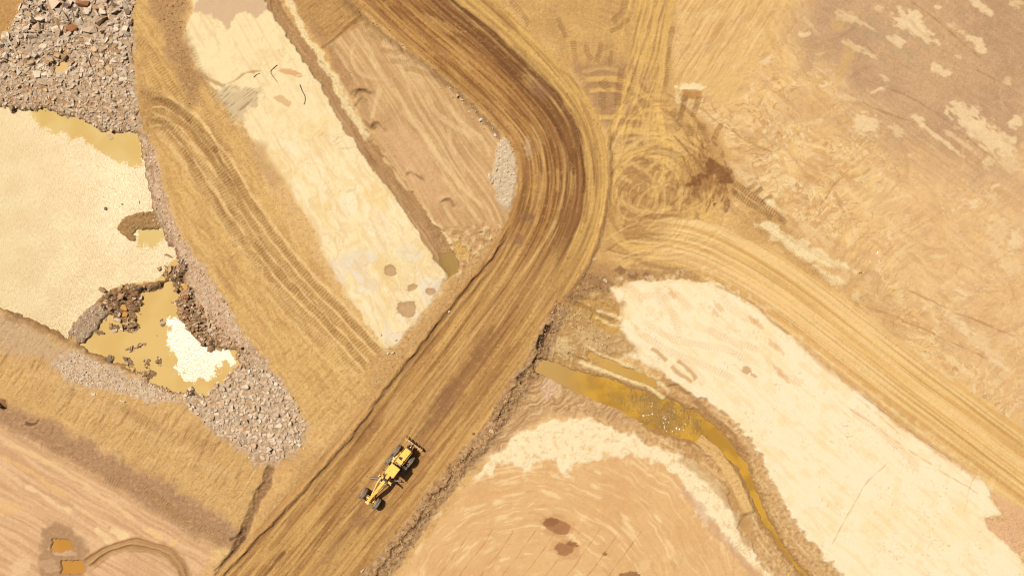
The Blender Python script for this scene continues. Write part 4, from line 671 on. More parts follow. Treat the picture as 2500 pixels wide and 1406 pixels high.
for P_, a_, sd in ((EG, .06, 1296), (EO, .16, 1298)):
    sl, d, s, u, _ = line(P_, 30, 2, 40, sd, 8); k = fb(s, d, 26, 4, sd+1, sy=7); e = ends(u, .08)
    H[sl] += e*(a_*np.exp(-((d+3*k)/5)**2)+.04*k*ss(16, 6, np.abs(d)))
    if sd == 1298: paint(sl, e*np.exp(-((d+3*k)/5)**2), (150, 108, 66), .7)
EB = [(1372, 738, 12), (1345, 800, 22), (1310, 880, 26), (1255, 960, 26), (1225, 1010, 22), (1190, 1065, 22), (1120, 1140, 24), (1060, 1220, 24), (1000, 1300, 26), (930, 1390, 30), (860, 1480, 30)]
sl, d, s, u, W = line(EB, 70, 3, 40, 1300, 8); x, y = X[sl], Y[sl]; q = (np.abs(d)+6*fb(x, y, 20, 4, 1301))/np.maximum(W, 1); m = ss(1.15, .8, q)*ends(u, .02)
k = fb(x, y, 12, 5, 1302); w1, w2, wi = worley(x, y, 9, 4)
paint(sl, m, (178, 136, 90), .92); paint(sl, m*ss(.1, .5, k), (206, 166, 116), .6); paint(sl, m*ss(.1, .5, -k), (136, 98, 62), .6); paint(sl, m*ss(.6, .9, wi), (212, 176, 130), .4)
H[sl] += m*(.12*(.6-w1)+.12*k); cr = np.exp(-((d-2+10*fb(s, s*0, 40, 4, 1303))/3.0)**2)*ends(u, .03)*ss(-.3, .2, fb(s, s*0, 90, 2, 1304)+.15)
H[sl] += -.35*cr+.22*m*ss(-20, 4, -d)*ss(24, 4, -d); paint(sl, cr, (104, 72, 46), .75)  # berm crack: shadow of the road edge put into its colour
Z[sl][(m > .6) & (Z[sl] != 1)] = 5
band([(1340, 790), (1318, 850), (1325, 815)], 5, (74, 50, 34), .9, 1306, -.5, 4, 3); band([(1325, 830), (1300, 885), (1262, 930)], 3, (80, 54, 36), .8, 1307, -.35, 5, 3)  # deepest part of that shadow, painted as near-black strokes in the crack
sl, d = poly([(1375, 735), (1430, 655), (1500, 690), (1490, 720), (1440, 715), (1390, 760)], 8, 20, 1308, oct=5); m = ss(-6, 8, d); k = fb(X[sl], Y[sl], 9, 4, 1309); paint(sl, m, (160, 118, 76), .8); H[sl] += m*(.14*k+.1); paint(sl, m*ss(.2, .5, k), (196, 150, 100), .5)

# sober grain over everything
nc = G
q1 = fb(X, Y, 3.6, 2, 1400); q2 = fb(X+6*q1, Y, 9, 4, 1402); q3 = fb(X, Y, 24, 4, 1404)
q5 = fb(X, Y, 6.5, 3, 1406)
mul(ALL, 1+(.012+.10*nc)*q1+(.01+.07*nc)*q5+.05*nc*q2+.02*q3)
paint(ALL, nc*ss(.42, .6, q2), (240, 204, 146), .22); paint(ALL, nc*ss(.42, .6, -q2), (160, 114, 66), .28)
H[:] += .001*q1+nc*(.004*q1+.014*q5+.006*q2+.11*np.maximum(0, fb(X, Y, 6, 2, 1403)-.40)*ss(-.3, .5, q3)-.06*np.maximum(0, fb(X, Y, 8, 3, 1405)-.5))
C[:] *= np.array([1.0, .992, 1.02], np.float32)
C[:] = np.clip(C/KAL, .01, .86)

def to_w(px, py): return ((px-1250)/PX, (703-py)/PX)
def height(px, py):
    i = min(max(int(np.searchsorted(xs, px)), 0), NX-1); j = min(max(int(np.searchsorted(ys, py)), 0), NY-1)
    return float(H[j, i])

# ---------------------------------------------------------------- materials
def mat(name, color=(.5, .5, .5), rough=.6, metal=0, spec=.5, attr=None, noise=None, bump=None):
    m = bpy.data.materials.new(name); m.use_nodes = True; t = m.node_tree; b = t.nodes['Principled BSDF']
    b.inputs['Roughness'].default_value = rough; b.inputs['Metallic'].default_value = metal; b.inputs['Specular IOR Level'].default_value = spec
    tc = t.nodes.new('ShaderNodeTexCoord')
    if attr:
        a = t.nodes.new('ShaderNodeAttribute'); a.attribute_name = attr; src = a.outputs['Color']
    else:
        a = t.nodes.new('ShaderNodeRGB'); a.outputs[0].default_value = (*color, 1); src = a.outputs[0]
    for (sc, det, lo, hi, f, c2) in (noise or []):
        n = t.nodes.new('ShaderNodeTexNoise'); n.inputs['Scale'].default_value = sc; n.inputs['Detail'].default_value = det
        t.links.new(tc.outputs['Object'], n.inputs['Vector'])
        r = t.nodes.new('ShaderNodeMapRange'); r.inputs['From Min'].default_value = lo; r.inputs['From Max'].default_value = hi; r.inputs['To Max'].default_value = f
        t.links.new(n.outputs['Fac'], r.inputs['Value'])
        x = t.nodes.new('ShaderNodeMix'); x.data_type = 'RGBA'
        if len(c2) == 4: x.blend_type = 'MULTIPLY'
        t.links.new(r.outputs[0], x.inputs[0]); t.links.new(src, x.inputs[6]); x.inputs[7].default_value = (*c2[:3], 1); src = x.outputs[2]
    t.links.new(src, b.inputs['Base Color'])
    prev = None
    for (sc, det, dist) in (bump or []):
        n = t.nodes.new('ShaderNodeTexNoise'); n.inputs['Scale'].default_value = sc; n.inputs['Detail'].default_value = det
        t.links.new(tc.outputs['Object'], n.inputs['Vector'])
        bp = t.nodes.new('ShaderNodeBump'); bp.inputs['Strength'].default_value = 1; bp.inputs['Distance'].default_value = dist
        t.links.new(n.outputs['Fac'], bp.inputs['Height'])
        if prev: t.links.new(prev.outputs[0], bp.inputs['Normal'])
        prev = bp
    if prev: t.links.new(prev.outputs[0], b.inputs['Normal'])
    return m
soil = mat("soil", rough=.95, spec=.15, attr='Col', noise=[(9, 4, .52, .75, .55, (.72, .68, .62, 1)), (22, 3, .58, .75, .5, (1.25, 1.22, 1.2, 1))], bump=[(5, 6, .07), (18, 3, .02)])
_t = soil.node_tree; _a = _t.nodes.new('ShaderNodeAttribute'); _a.attribute_name = 'loose'
for _n in _t.nodes:
    if _n.type == 'BUMP': _t.links.new(_a.outputs['Fac'], _n.inputs['Strength'])
rockm = mat("rock", rough=.9, spec=.25, attr='Col', noise=[(5, 5, .5, .72, .4, (.78, .7, .6, 1)), (2.2, 3, .5, .7, .35, (1.08, .92, .74, 1))], bump=[(9, 5, .03)])

def tag(o, label=None, cat=None, group=None, kind=None):
    for k, v in (('label', label), ('category', cat), ('group', group), ('kind', kind)):
        if v: o[k] = v
    return o
def np_mesh(name, V, F, col=None, material=None, smooth_=False, n=4):
    me = bpy.data.meshes.new(name); me.vertices.add(len(V)); me.vertices.foreach_set('co', np.ascontiguousarray(V, np.float32).ravel())
    me.loops.add(F.size); me.loops.foreach_set('vertex_index', np.ascontiguousarray(F, np.int32).ravel())
    me.polygons.add(len(F)); me.polygons.foreach_set('loop_start', np.arange(0, F.size, n, dtype=np.int32))
    me.polygons.foreach_set('loop_total', np.full(len(F), n, np.int32)); me.update(calc_edges=True)
    me.polygons.foreach_set('use_smooth', np.full(len(F), smooth_, bool))
    if col is not None:
        at = me.color_attributes.new('Col', 'FLOAT_COLOR', 'POINT'); c4 = np.ones((len(V), 4), np.float32); c4[:, :3] = col; at.data.foreach_set('color', c4.ravel())
    if material: me.materials.append(material)
    o = bpy.data.objects.new(name, me); scene.collection.objects.link(o); return o

# ---------------------------------------------------------------- terrain objects, cut from the one sheet
V = np.stack([(X-1250)/PX, (703-Y)/PX, H], -1).reshape(-1, 3); CC = C.reshape(-1, 3)
idx = np.arange(NX*NY, dtype=np.int32).reshape(NY, NX)
F = np.stack([idx[1:, :-1], idx[1:, 1:], idx[:-1, 1:], idx[:-1, :-1]], -1).reshape(-1, 4)
FZ = np.minimum(Z[1:, :-1], Z[:-1, 1:]).reshape(-1)
for zid, nm in ((0, 'ground'), (1, 'haul_road'), (2, 'dirt_track'), (3, 'clay_flat'), (4, 'clay_strip'), (5, 'road_berm')):
    f = F[FZ == zid]; used, inv = np.unique(f, return_inverse=True)
    o = np_mesh(nm, V[used], inv.reshape(-1, 4), CC[used], soil, True); o['kind'] = 'structure'
    at = o.data.attributes.new('loose', 'FLOAT', 'POINT'); at.data.foreach_set('value', G.reshape(-1)[used])

# ---------------------------------------------------------------- water
def water(name, base, spots=None, rip=.0, rough=.12, smx=None, wave=(3.0, .10), ior=2.0, rot=35, squash=.38):
    m = bpy.data.materials.new(name); m.use_nodes = True; t = m.node_tree; b = t.nodes['Principled BSDF']
    a = t.nodes.new('ShaderNodeAttribute'); a.attribute_name = 'Col'; t.links.new(a.outputs['Color'], b.inputs['Base Color'])
    io = t.nodes.new('ShaderNodeMix'); io.inputs[2].default_value = 1.36; io.inputs[3].default_value = ior; t.links.new(io.outputs[0], b.inputs['IOR'])
    rp = t.nodes.new('ShaderNodeAttribute'); rp.attribute_name = 'ripple'
    tc = t.nodes.new('ShaderNodeTexCoord'); mp = t.nodes.new('ShaderNodeMapping'); mp.inputs['Rotation'].default_value = (0, 0, R(rot)); mp.inputs['Scale'].default_value = (1, squash, 1)
    t.links.new(tc.outputs['Object'], mp.inputs['Vector'])
    n = t.nodes.new('ShaderNodeTexNoise'); n.inputs['Scale'].default_value = wave[0]; n.inputs['Detail'].default_value = 5; n.inputs['Roughness'].default_value = .65
    t.links.new(mp.outputs[0], n.inputs['Vector'])
    n2 = t.nodes.new('ShaderNodeTexNoise'); n2.inputs['Scale'].default_value = 4.5; n2.inputs['Detail'].default_value = 5; n2.inputs['Roughness'].default_value = .75; t.links.new(tc.outputs['Object'], n2.inputs['Vector'])
    ad = t.nodes.new('ShaderNodeMath'); ad.operation = 'MULTIPLY_ADD'; ad.inputs[1].default_value = 1.6; t.links.new(n2.outputs['Fac'], ad.inputs[0]); 
    sb = t.nodes.new('ShaderNodeMath'); sb.operation = 'SUBTRACT'; sb.inputs[1].default_value = .8; t.links.new(rp.outputs['Fac'], sb.inputs[0]); t.links.new(sb.outputs[0], ad.inputs[2])
    wd_ = t.nodes.new('ShaderNodeMapRange'); wd_.inputs['From Min'].default_value = .46; wd_.inputs['From Max'].default_value = .50; t.links.new(ad.outputs[0], wd_.inputs['Value'])
    t.links.new(wd_.outputs[0], io.inputs[0])
    rg = t.nodes.new('ShaderNodeAttribute'); rg.attribute_name = 'rg'
    mr = t.nodes.new('ShaderNodeMix'); mr.inputs[2].default_value = .05; t.links.new(wd_.outputs[0], mr.inputs[0]); t.links.new(rg.outputs['Fac'], mr.inputs[3]); t.links.new(mr.outputs[0], b.inputs['Roughness'])
    bp = t.nodes.new('ShaderNodeBump'); bp.inputs['Distance'].default_value = wave[1]
    t.links.new(wd_.outputs[0], bp.inputs['Strength']); t.links.new(n.outputs['Fac'], bp.inputs['Height']); t.links.new(bp.outputs[0], b.inputs['Normal'])
    return m
pondm = water("pond_water", None, wave=(8.0, .14), rough=.40, ior=2.3, squash=.22)
glarem = water("glittering_water", None, wave=(8.0, .09), rough=.42, ior=3.7)
streamm = water("stream_water", None, wave=(5.0, .36), rough=.09, ior=1.9, rot=0, squash=.33)
def sheet(name, pts, lvl, material, colf, ripf, step=6, warp=0, seed=1, grow=8, rgf=lambda x, y: .17):
    p = np.array(pts, float); gx = np.arange(p[:, 0].min()-grow, p[:, 0].max()+grow+step, step, dtype=np.float32); gy = np.arange(p[:, 1].min()-grow, p[:, 1].max()+grow+step, step, dtype=np.float32)
    x, y = np.meshgrid(gx, gy); d = sdpoly(pts, x, y); i = np.arange(x.size).reshape(x.shape)
    f = np.stack([i[1:, :-1], i[1:, 1:], i[:-1, 1:], i[:-1, :-1]], -1).reshape(-1, 4)
    md = np.maximum(np.maximum(d[1:, :-1], d[:-1, 1:]), np.maximum(d[:-1, :-1], d[1:, 1:])).reshape(-1); f = f[md > -grow]
    used, inv = np.unique(f, return_inverse=True); xx = x.ravel()[used]; yy = y.ravel()[used]
    V_ = np.stack([(xx-1250)/PX, (703-yy)/PX, np.full(len(xx), lvl)], -1)
    o = np_mesh(name, V_, inv.reshape(-1, 4), colf(xx, yy), material, True)
    at = o.data.attributes.new('ripple', 'FLOAT', 'POINT'); at.data.foreach_set('value', ripf(xx, yy).astype(np.float32))
    at = o.data.attributes.new('rg', 'FLOAT', 'POINT'); at.data.foreach_set('value', (rgf(xx, yy)+xx*0).astype(np.float32)); o['kind'] = 'structure'; return o
def colmix(a, b):
    def f(x, y):
        k = ss(-.4, .5, fb(x, y, 90, 3, 1500))[:, None]; return (lin(a)*(1-k)+lin(b)*k)/KAL
    return f
def colstream(x, y):
    k = ss(-.3, .4, fb(x, y, 60, 4, 1501))[:, None]; e = ss(10, 0, sdpoly(spoly, x, y)+5*fb(x, y, 24, 3, 1502))[:, None]*.6; h_ = ss(1480, 1340, x)[:, None]
    c = lin((188, 138, 56))*(1-k)+lin((214, 160, 58))*k; c = c*(1-h_)+lin((200, 158, 90))*h_
    return (c*(1-e)+lin((206, 160, 92))*e)/KAL
def pond_rip(x, y):      # the lee of the rock bank and the little bays are calm
    d1 = sdpoly([(-60, 230), (60, 262), (110, 320), (150, 330), (200, 340), (240, 370), (300, 405), (345, 400), (350, 300), (200, 250)], x, y)
    d2 = sdpoly([(322, 550), (405, 550), (410, 585), (380, 600), (330, 598)], x, y)
    d3 = sdpoly([(250, 720), (340, 700), (340, 720), (260, 760)], x, y)
    w_ = 12*fb(x, y, 30, 3, 1510)
    return ss(24, -26, np.maximum(np.maximum(d1, d2), d3)+w_)
def small_rip(x, y):
    d = sdpoly([(425, 755), (448, 790), (480, 820), (510, 848), (550, 855), (560, 880), (530, 905), (500, 935), (455, 925), (420, 885), (405, 830), (412, 790)], x, y)
    return ss(-16, 16, d+20*fb(x, y, 34, 4, 1512))
sheet('pond', POND, WL, pondm, colmix((222, 182, 106), (228, 194, 122)), pond_rip, rgf=lambda x, y: .66-.27*ss(20, 390, x+.10*y)+.02*fb(x, y, 60, 3, 1520))
sheet('pond', SMALL, WL+.004, glarem, colmix((224, 182, 108), (230, 190, 116)), small_rip, 4, grow=16, rgf=lambda x, y: .40)
SP = smooth(ST, 4); tt = np.gradient(SP[:, :2], axis=0); tt /= np.hypot(tt[:, 0], tt[:, 1])[:, None]; nn = np.stack([-tt[:, 1], tt[:, 0]], 1)
spoly = [tuple(q) for q in SP[:, :2]+nn*(SP[:, 2:3]+6)]+[tuple(q) for q in (SP[:, :2]-nn*(SP[:, 2:3]+6))[::-1]]
sheet('stream', spoly, -.30, streamm, colstream, lambda x, y: (.74+.5*fb(x, y, 24, 3, 1530))*ss(210, 20, np.hypot(x-1610, ((y-1005)-.42*(x-1610))*2.2)), 4, grow=4, rgf=lambda x, y: .07)
for p in POOLS: sheet('pool', p, -.17, streamm, colmix((226, 182, 118), (230, 188, 124)), lambda x, y: x*0, 3, grow=4)
for p in PITS: sheet('pool', p, -.17, streamm, colmix((200, 140, 60), (206, 146, 66)), lambda x, y: x*0, 3, grow=4)
sheet('pool', [(1440, 862), (1500, 885), (1600, 928), (1600, 944), (1500, 906), (1436, 878)], -.10, streamm, colmix((206, 158, 80), (214, 166, 90)), lambda x, y: x*0, 3, grow=2)
sheet('pool', [(1070, 615), (1108, 612), (1124, 640), (1118, 668), (1092, 682)], -.24, streamm, colmix((160, 124, 66), (176, 138, 78)), lambda x, y: x*0+.1, 3, grow=3)

# ---------------------------------------------------------------- rocks
def rock_proto(rnd, flat, n=13):
    bm = bmesh.new()
    for i in range(n):
        v = Vector((rnd.gauss(0, 1), rnd.gauss(0, 1), rnd.gauss(0, 1))).normalized()*rnd.uniform(.82, 1.0)
        v = Vector((math.copysign(abs(v.x)**.7, v.x), math.copysign(abs(v.y)**.7, v.y), math.copysign(abs(v.z)**.45, v.z)))
        bm.verts.new((v.x*.5, v.y*.5*rnd_ratio, v.z*.5*flat))
    r = bmesh.ops.convex_hull(bm, input=bm.verts); bmesh.ops.delete(bm, geom=[g for g in r['geom_interior'] if isinstance(g, bmesh.types.BMVert)], context='VERTS')
    bmesh.ops.triangulate(bm, faces=bm.faces); bm.verts.index_update()
    v = np.array([q.co[:] for q in bm.verts], np.float32); f = np.array([[q.index for q in fc.verts] for fc in bm.faces], np.int32); bm.free(); return v, f
rr = random.Random(11); SLAB, CHUNK, SPLINT = [], [], []
for i in range(14):
    rnd_ratio = rr.uniform(.6, .95); SLAB.append(rock_proto(rr, rr.uniform(.2, .34), 9))
    rnd_ratio = rr.uniform(.65, 1); CHUNK.append(rock_proto(rr, rr.uniform(.4, .7), 9))
    rnd_ratio = rr.uniform(.24, .42); SPLINT.append(rock_proto(rr, rr.uniform(.16, .3), 9))
PAL = {'grey': (222, 192, 160), 'pale': (242, 216, 184), 'tan': (226, 188, 144), 'brown': (190, 148, 104), 'rust': (188, 122, 74), 'orange': (226, 164, 84), 'dark': (140, 116, 94), 'pink': (234, 202, 170)}
def inst(proto, px, py, size, rot, tilt, tdir, z, col, sink=.25):
    v, f = proto; M = Matrix.Rotation(rot, 3, 'Z'); ax = Vector((math.cos(tdir), math.sin(tdir), 0)); M = Matrix.Rotation(tilt, 3, ax) @ M
    P = (v*size) @ np.array(M, np.float32).T; zr = P[:, 2].max()-P[:, 2].min()
    P = P - [0, 0, P[:, 2].min()+zr*sink]; wx, wy = to_w(px, py)
    return P.astype(np.float32), (wx, wy, z)
def inpoly(pts, x, y):
    if not (min(q[0] for q in pts) <= x <= max(q[0] for q in pts) and min(q[1] for q in pts) <= y <= max(q[1] for q in pts)): return False
    return inpoly_(pts, x, y)
def inpoly_(pts, x, y): return float(sdpoly(pts, np.array([x], np.float32), np.array([y], np.float32))[0]) > 0
REG = [  # polygon, count, size range (m), colours, kinds, place words, group
 ([(20, 60), (60, 0), (60, -40), (326, -40), (322, 90), (200, 100), (80, 110), (0, 120)], 2100, (.2, 1.6), ['grey']*6+['pale']*3+['tan', 'brown', 'dark', 'pink'], 'ssppc', 'at the top of the upper left rock field'),
 ([(0, 110), (80, 110), (200, 100), (322, 90), (322, 200), (160, 190), (0, 190)], 2100, (.16, 1.15), ['pale']*4+['grey']*3+['tan']*3+['pink', 'brown'], 'sssppc', 'in the middle of the upper left rock field'),
 ([(0, 190), (160, 190), (322, 200), (345, 300), (330, 320), (250, 320), (150, 280), (0, 258)], 2300, (.13, .85), ['tan']*5+['pale']*3+['pink']*3+['brown'], 'sspc', 'on the slope above the big pond'),
 ([(600, 880), (660, 905), (720, 980), (748, 1040), (730, 1085), (690, 1120), (640, 1120), (560, 1070), (460, 995), (445, 965), (500, 935), (560, 905)], 3000, (.12, .95), ['pale']*4+['tan']*4+['pink']*2+['grey'], 'sspc', 'on the rock pile below the small pond'),
 ([(450, 680), (500, 760), (560, 820), (610, 860), (600, 900), (560, 860), (500, 845), (455, 800), (440, 720)], 900, (.12, .8), ['brown']*4+['tan']*3+['rust', 'pink'], 'scc', 'on the right bank of the small pond'),
 ([(240, 700), (310, 690), (400, 675), (440, 640), (452, 690), (400, 710), (345, 720), (350, 790), (320, 815), (250, 790), (245, 740)], 420, (.2, .85), ['brown']*4+['tan']*2+['dark', 'grey'], 'scc', 'on the rock causeway between the two ponds'),
 ([(170, 790), (205, 755), (240, 740), (262, 760), (235, 800), (215, 840), (170, 830)], 330, (.12, .45), ['grey']*2+['tan']*2+['pink', 'brown'], 'scc', 'on the grey heap left of the small pond'),
 ([(340, 320), (365, 330), (385, 400), (400, 470), (430, 550), (480, 640), (560, 750), (640, 880), (600, 860), (540, 800), (470, 700), (400, 590), (370, 500), (350, 400)], 1900, (.07, .42), ['pink']*4+['pale']*3+['tan']*2+['brown'], 'sc', 'on the gravel bank beside the ponds'),
 ([(135, 880), (190, 860), (300, 915), (430, 955), (430, 980), (330, 960), (220, 945), (150, 920)], 1300, (.07, .4), ['pink']*3+['pale']*4+['tan'], 'sc', 'on the gravel left of the small pond'),
 ([(285, 552), (300, 530), (370, 516), (400, 560), (330, 562)], 160, (.08, .4), ['brown']*4+['tan']*2, 'sc', 'on the brown spit in the big pond'),
 ([(1222, 335), (1248, 350), (1258, 400), (1256, 460), (1238, 510), (1215, 495), (1205, 440)], 320, (.08, .5), ['pale']*3+['grey']*2+['pink'], 'sc', 'in the grey rubble inside the road bend'),
 ([(1070, 210), (1110, 215), (1190, 280), (1225, 330), (1210, 350), (1150, 280)], 120, (.08, .42), ['tan']*3+['pale', 'brown'], 'sc', 'along the road edge inside the bend'),
 ([(325, 860), (370, 930), (430, 955), (470, 960), (440, 985), (380, 960), (310, 900)], 220, (.12, .5), ['tan']*3+['brown']*2+['pale'], 'sc', 'on the lower shore of the small pond'),
]
recs = []
def add_rec(px, py, size, col, kind, place, tilt=None, rot=None, label=None, sink=None, z=None):
    fam = {'s': SLAB, 'c': CHUNK, 'p': SPLINT}[kind]; pr = rr.choice(fam)
    hgt = height(px, py) if z is None else z
    if hgt < WL-.42 and label is None: return
    c = (lin(PAL[col])/KAL)*rr.uniform(.86, 1.1)
    P, loc = inst(pr, px, py, size, rr.uniform(0, 6.28) if rot is None else rot, rr.gauss(0, .33) if tilt is None else tilt, rr.uniform(0, 6.28), max(hgt, WL-.12) if label else hgt, c, (.12 if kind == 's' else .3) if sink is None else sink)
    recs.append((size, P, loc, pr[1], c, col, kind, place, label))
# the rocks one can pick out in the photograph
NAMED = [
 (175, 70, 1.75, 'rust', 's', .3, 'big rust brown boulder in the upper left rock field'), (143, 83, 1.55, 'tan', 's', 1.1, 'flat orange tan slab left of the rust brown boulder'), (69, 38, 1.35, 'tan', 's', 0, 'olive brown boulder near the top left corner'),
 (218, 78, 2.0, 'grey', 's', .4, 'large grey angular slab right of the rust brown boulder'), (252, 52, 2.3, 'tan', 'p', .8, 'long tan slab propped diagonally in the upper rock field'), (283, 28, 1.9, 'grey', 'p', .6, 'long grey slab near the top right of the upper rock field'),
 (133, 8, 2.3, 'pink', 's', .1, 'broad pale slab cut by the top edge of the photo'), (195, 53, 1.45, 'pale', 's', .2, 'white block above the large grey slab'), (205, 8, 2.0, 'rust', 's', .5, 'brown slab at the top edge of the rock field'), (90, 182, 1.5, 'pale', 's', .05, 'creamy white rectangular slab in the left of the rock field'), (110, 184, 1.1, 'pale', 's', .6, 'pale block touching the creamy white slab'),
 (218, 155, 1.2, 'pale', 'p', 1.9, 'white wedge shaped slab standing on end in the rock field'), (104, 205, 1.6, 'grey', 'p', -.2, 'dark edged slab above the muddy gravel at left'), (142, 137, 1.1, 'tan', 'c', .4, 'ochre rock above the little tan pool'), (160, 142, 1.0, 'brown', 'c', .8, 'brown rock above the little tan pool'), (127, 148, 1.1, 'tan', 'c', .2, 'olive rock left of the little tan pool'), (174, 167, .8, 'pale', 'c', .2, 'white rock right of the little tan pool'),
 (65, 120, 1.6, 'grey', 'p', -.6, 'long grey slab left of the rock field centre'), (155, 115, 1.1, 'pale', 'p', .6, 'pale splinter above the ochre rocks'), (270, 60, 1.3, 'grey', 'p', .1, 'grey splinter right of the long tan slab'), (85, 103, 1.2, 'grey', 's', .3, 'pale grey slab left of the rock field middle'), (35, 172, .9, 'tan', 'c', .3, 'tan block beside the tiny pool at the left edge'), (78, 155, 1.0, 'tan', 'c', .3, 'tan cube in the left of the rock field'),
 (265, 333, 1.3, 'tan', 's', .4, 'flat rock lying in the calm yellow water of the big pond'), (28, 265, 1.0, 'brown', 'c', .3, 'dark rock at the upper left shore of the big pond'), (243, 504, .55, 'dark', 'c', .3, 'small dark rock in the big pond, left of two'), (254, 510, .75, 'dark', 'c', .3, 'small dark rock in the big pond, right of two'), (338, 494, .6, 'dark', 'p', 1.4, 'dark splinter standing in the big pond near the bank'), (296, 498, .4, 'dark', 'c', 0, 'tiny dark stone in the big pond'),
 (408, 623, 1.75, 'brown', 'p', -.35, 'long brown slab lying in the big pond near its bank'), (388, 656, .95, 'brown', 'c', .2, 'rounded brown rock in the glitter left of the causeway'), (414, 664, 2.2, 'tan', 'p', 1.3, 'upright tan slab at the top of the causeway'), (426, 660, 1.4, 'brown', 'p', 1.5, 'brown slab against the upright tan slab'), (252, 706, 1.45, 'brown', 'c', .3, 'large round brown rock at the left end of the causeway'), (349, 671, .6, 'dark', 'p', 0, 'thin dark stone alone in the glittering water'),
 (302, 752, 1.25, 'orange', 's', .2, 'bright orange flat boulder among the small pond rocks, the upper of two'), (304, 769, 1.05, 'orange', 's', 1.2, 'bright orange boulder among the small pond rocks, the lower of two'), (283, 780, .8, 'pink', 'c', .2, 'pinkish rock left of the orange boulders'), (258, 738, 1.1, 'tan', 's', .2, 'tan rock by the yellow puddle of the causeway'), (305, 720, 1.5, 'brown', 's', -.2, 'flat brown slab above the orange boulders'), (268, 876, 1.25, 'dark', 's', .3, 'slate grey boulder at the lower left of the small pond'), (278, 808, .9, 'pink', 'c', .3, 'pale rock in the middle of the small pond'), (295, 806, .9, 'pink', 'c', .8, 'pale rock right of its twin in the small pond'),
 (447, 742, 1.1, 'tan', 'p', .6, 'oblong tan rock in the water under the right bank'), (396, 787, .7, 'tan', 'c', .1, 'lone brown rock with a pale top in the small pond'), (512, 795, 1.0, 'pale', 'p', 1.4, 'pale upright block on the right bank of the small pond'), (499, 781, .7, 'orange', 'c', .3, 'orange stone on the right bank of the small pond'), (455, 702, 1.0, 'orange', 's', .3, 'orange brown flat rock at the upper right shore of the small pond'), (513, 848, 1.6, 'brown', 's', .2, 'flat olive brown rock at the waterline of the right bank'), (531, 852, 1.2, 'brown', 's', .6, 'flat brown rock beside the waterline at the small pond end'), (575, 892, 1.3, 'tan', 's', .2, 'yellowish boulder at the right tip of the small pond'), (465, 950, 1.0, 'pale', 'c', .3, 'pale rock at the bottom tip of the small pond'), (545, 734, .6, 'brown', 'c', .1, 'little square stone on the bank slope right of the small pond'),
 (680, 1040, 1.3, 'pale', 's', .6, 'big pale boulder near the right of the rock pile'), (600, 945, 1.2, 'pale', 'c', .2, 'big pale block in the upper part of the rock pile'), (637, 1015, 1.1, 'pale', 's', -.2, 'pale flat slab in the middle of the rock pile'), (690, 990, 1.2, 'pale', 'p', .1, 'long pale slab in the right of the rock pile'), (620, 1085, 1.2, 'tan', 'c', .1, 'tan block at the foot of the rock pile'), (300, 978, .8, 'pale', 's', .2, 'pale flat stone on the slope under the left gravel'), (228, 962, .7, 'pale', 's', .3, 'white stone beside the pale blue grey spill'), (203, 925, 1.1, 'pale', 's', .3, 'pale slab at the edge of the left gravel'),
 (1119, 234, .85, 'tan', 'c', .2, 'tan boulder on the inner edge of the haul road'), (1153, 263, .6, 'pale', 'p', -.3, 'thin pale stone on the inner road edge'), (1174, 293, .7, 'pale', 'c', .1, 'pale boulder half buried at the inner road edge'), (1208, 330, .7, 'pale', 's', -.3, 'pale rock at the tip of the grey rubble'), (1195, 432, 1.2, 'pale', 's', .8, 'white slab at the left edge of the grey rubble'), (1201, 443, .9, 'pale', 's', .3, 'white slab tucked below the other at the grey rubble'), (1174, 567, .5, 'dark', 'c', .2, 'dark stone on the rough ground inside the bend'), (1097, 761, .5, 'pale', 'c', .2, 'small pale stone on the left road edge'),
 (1451, 634, .7, 'tan', 'c', .3, 'lone tan boulder at the right road edge'), (1477, 686, .8, 'tan', 's', -.1, 'flat tan boulder on the dark clods by the road bend'), (1200, 1052, .8, 'tan', 's', .2, 'pale tan boulder on the berm right of the road'), (886, 1390, 1.0, 'tan', 'p', .8, 'rounded oblong rock at the bottom edge of the haul road'), (1010, 1333, .5, 'brown', 'c', .3, 'brown stone below the berm near the bottom'), (948, 862, .45, 'pale', 'c', .2, 'greenish grey stone left of a pair at the strip tip'), (959, 859, .5, 'pale', 'c', .9, 'greenish grey stone right of a pair at the strip tip'), (919, 821, .5, 'pale', 'c', .4, 'round grey stone at the corner of the white strip'), (930, 817, .4, 'pale', 'c', .1, 'small stone beside the round grey one'), (1012, 834, .5, 'tan', 's', .1, 'light stone on the soil below the white strip'), (4, 985, 1.3, 'brown', 'c', .2, 'brown boulder cut by the left edge of the photo')]
for px, py, s, col, kind, rot, lab in NAMED:
    add_rec(px, py, s, col, kind, '', tilt=rr.uniform(-.18, .18), rot=rot, label=lab, sink=.06 if height(px, py) > WL else .2)
for pts, n, (s0, s1), cols, kinds, place in REG:
    p = np.array(pts); k = 0; tries = 0
    while k < n and tries < n*6:
        tries += 1; x_, y_ = rr.uniform(p[:, 0].min(), p[:, 0].max()), rr.uniform(p[:, 1].min(), p[:, 1].max())
        if not inpoly(pts, x_, y_): continue
        if any(inpoly(q, x_, y_) for q in POOLS): continue
        k += 1; t = rr.random()**3.2; j = 13*(1-t)*rr.random(); x_ += rr.gauss(0, 1)*j; y_ += rr.gauss(0, 1)*j
        if any((x_-q[0])**2+(y_-q[1])**2 < (q[2]*PX*.5)**2 for q in NAMED): continue
        add_rec(x_, y_, s0+(s1-s0)*t, rr.choice(cols), rr.choice(kinds), place, sink=rr.uniform(.08, .72))
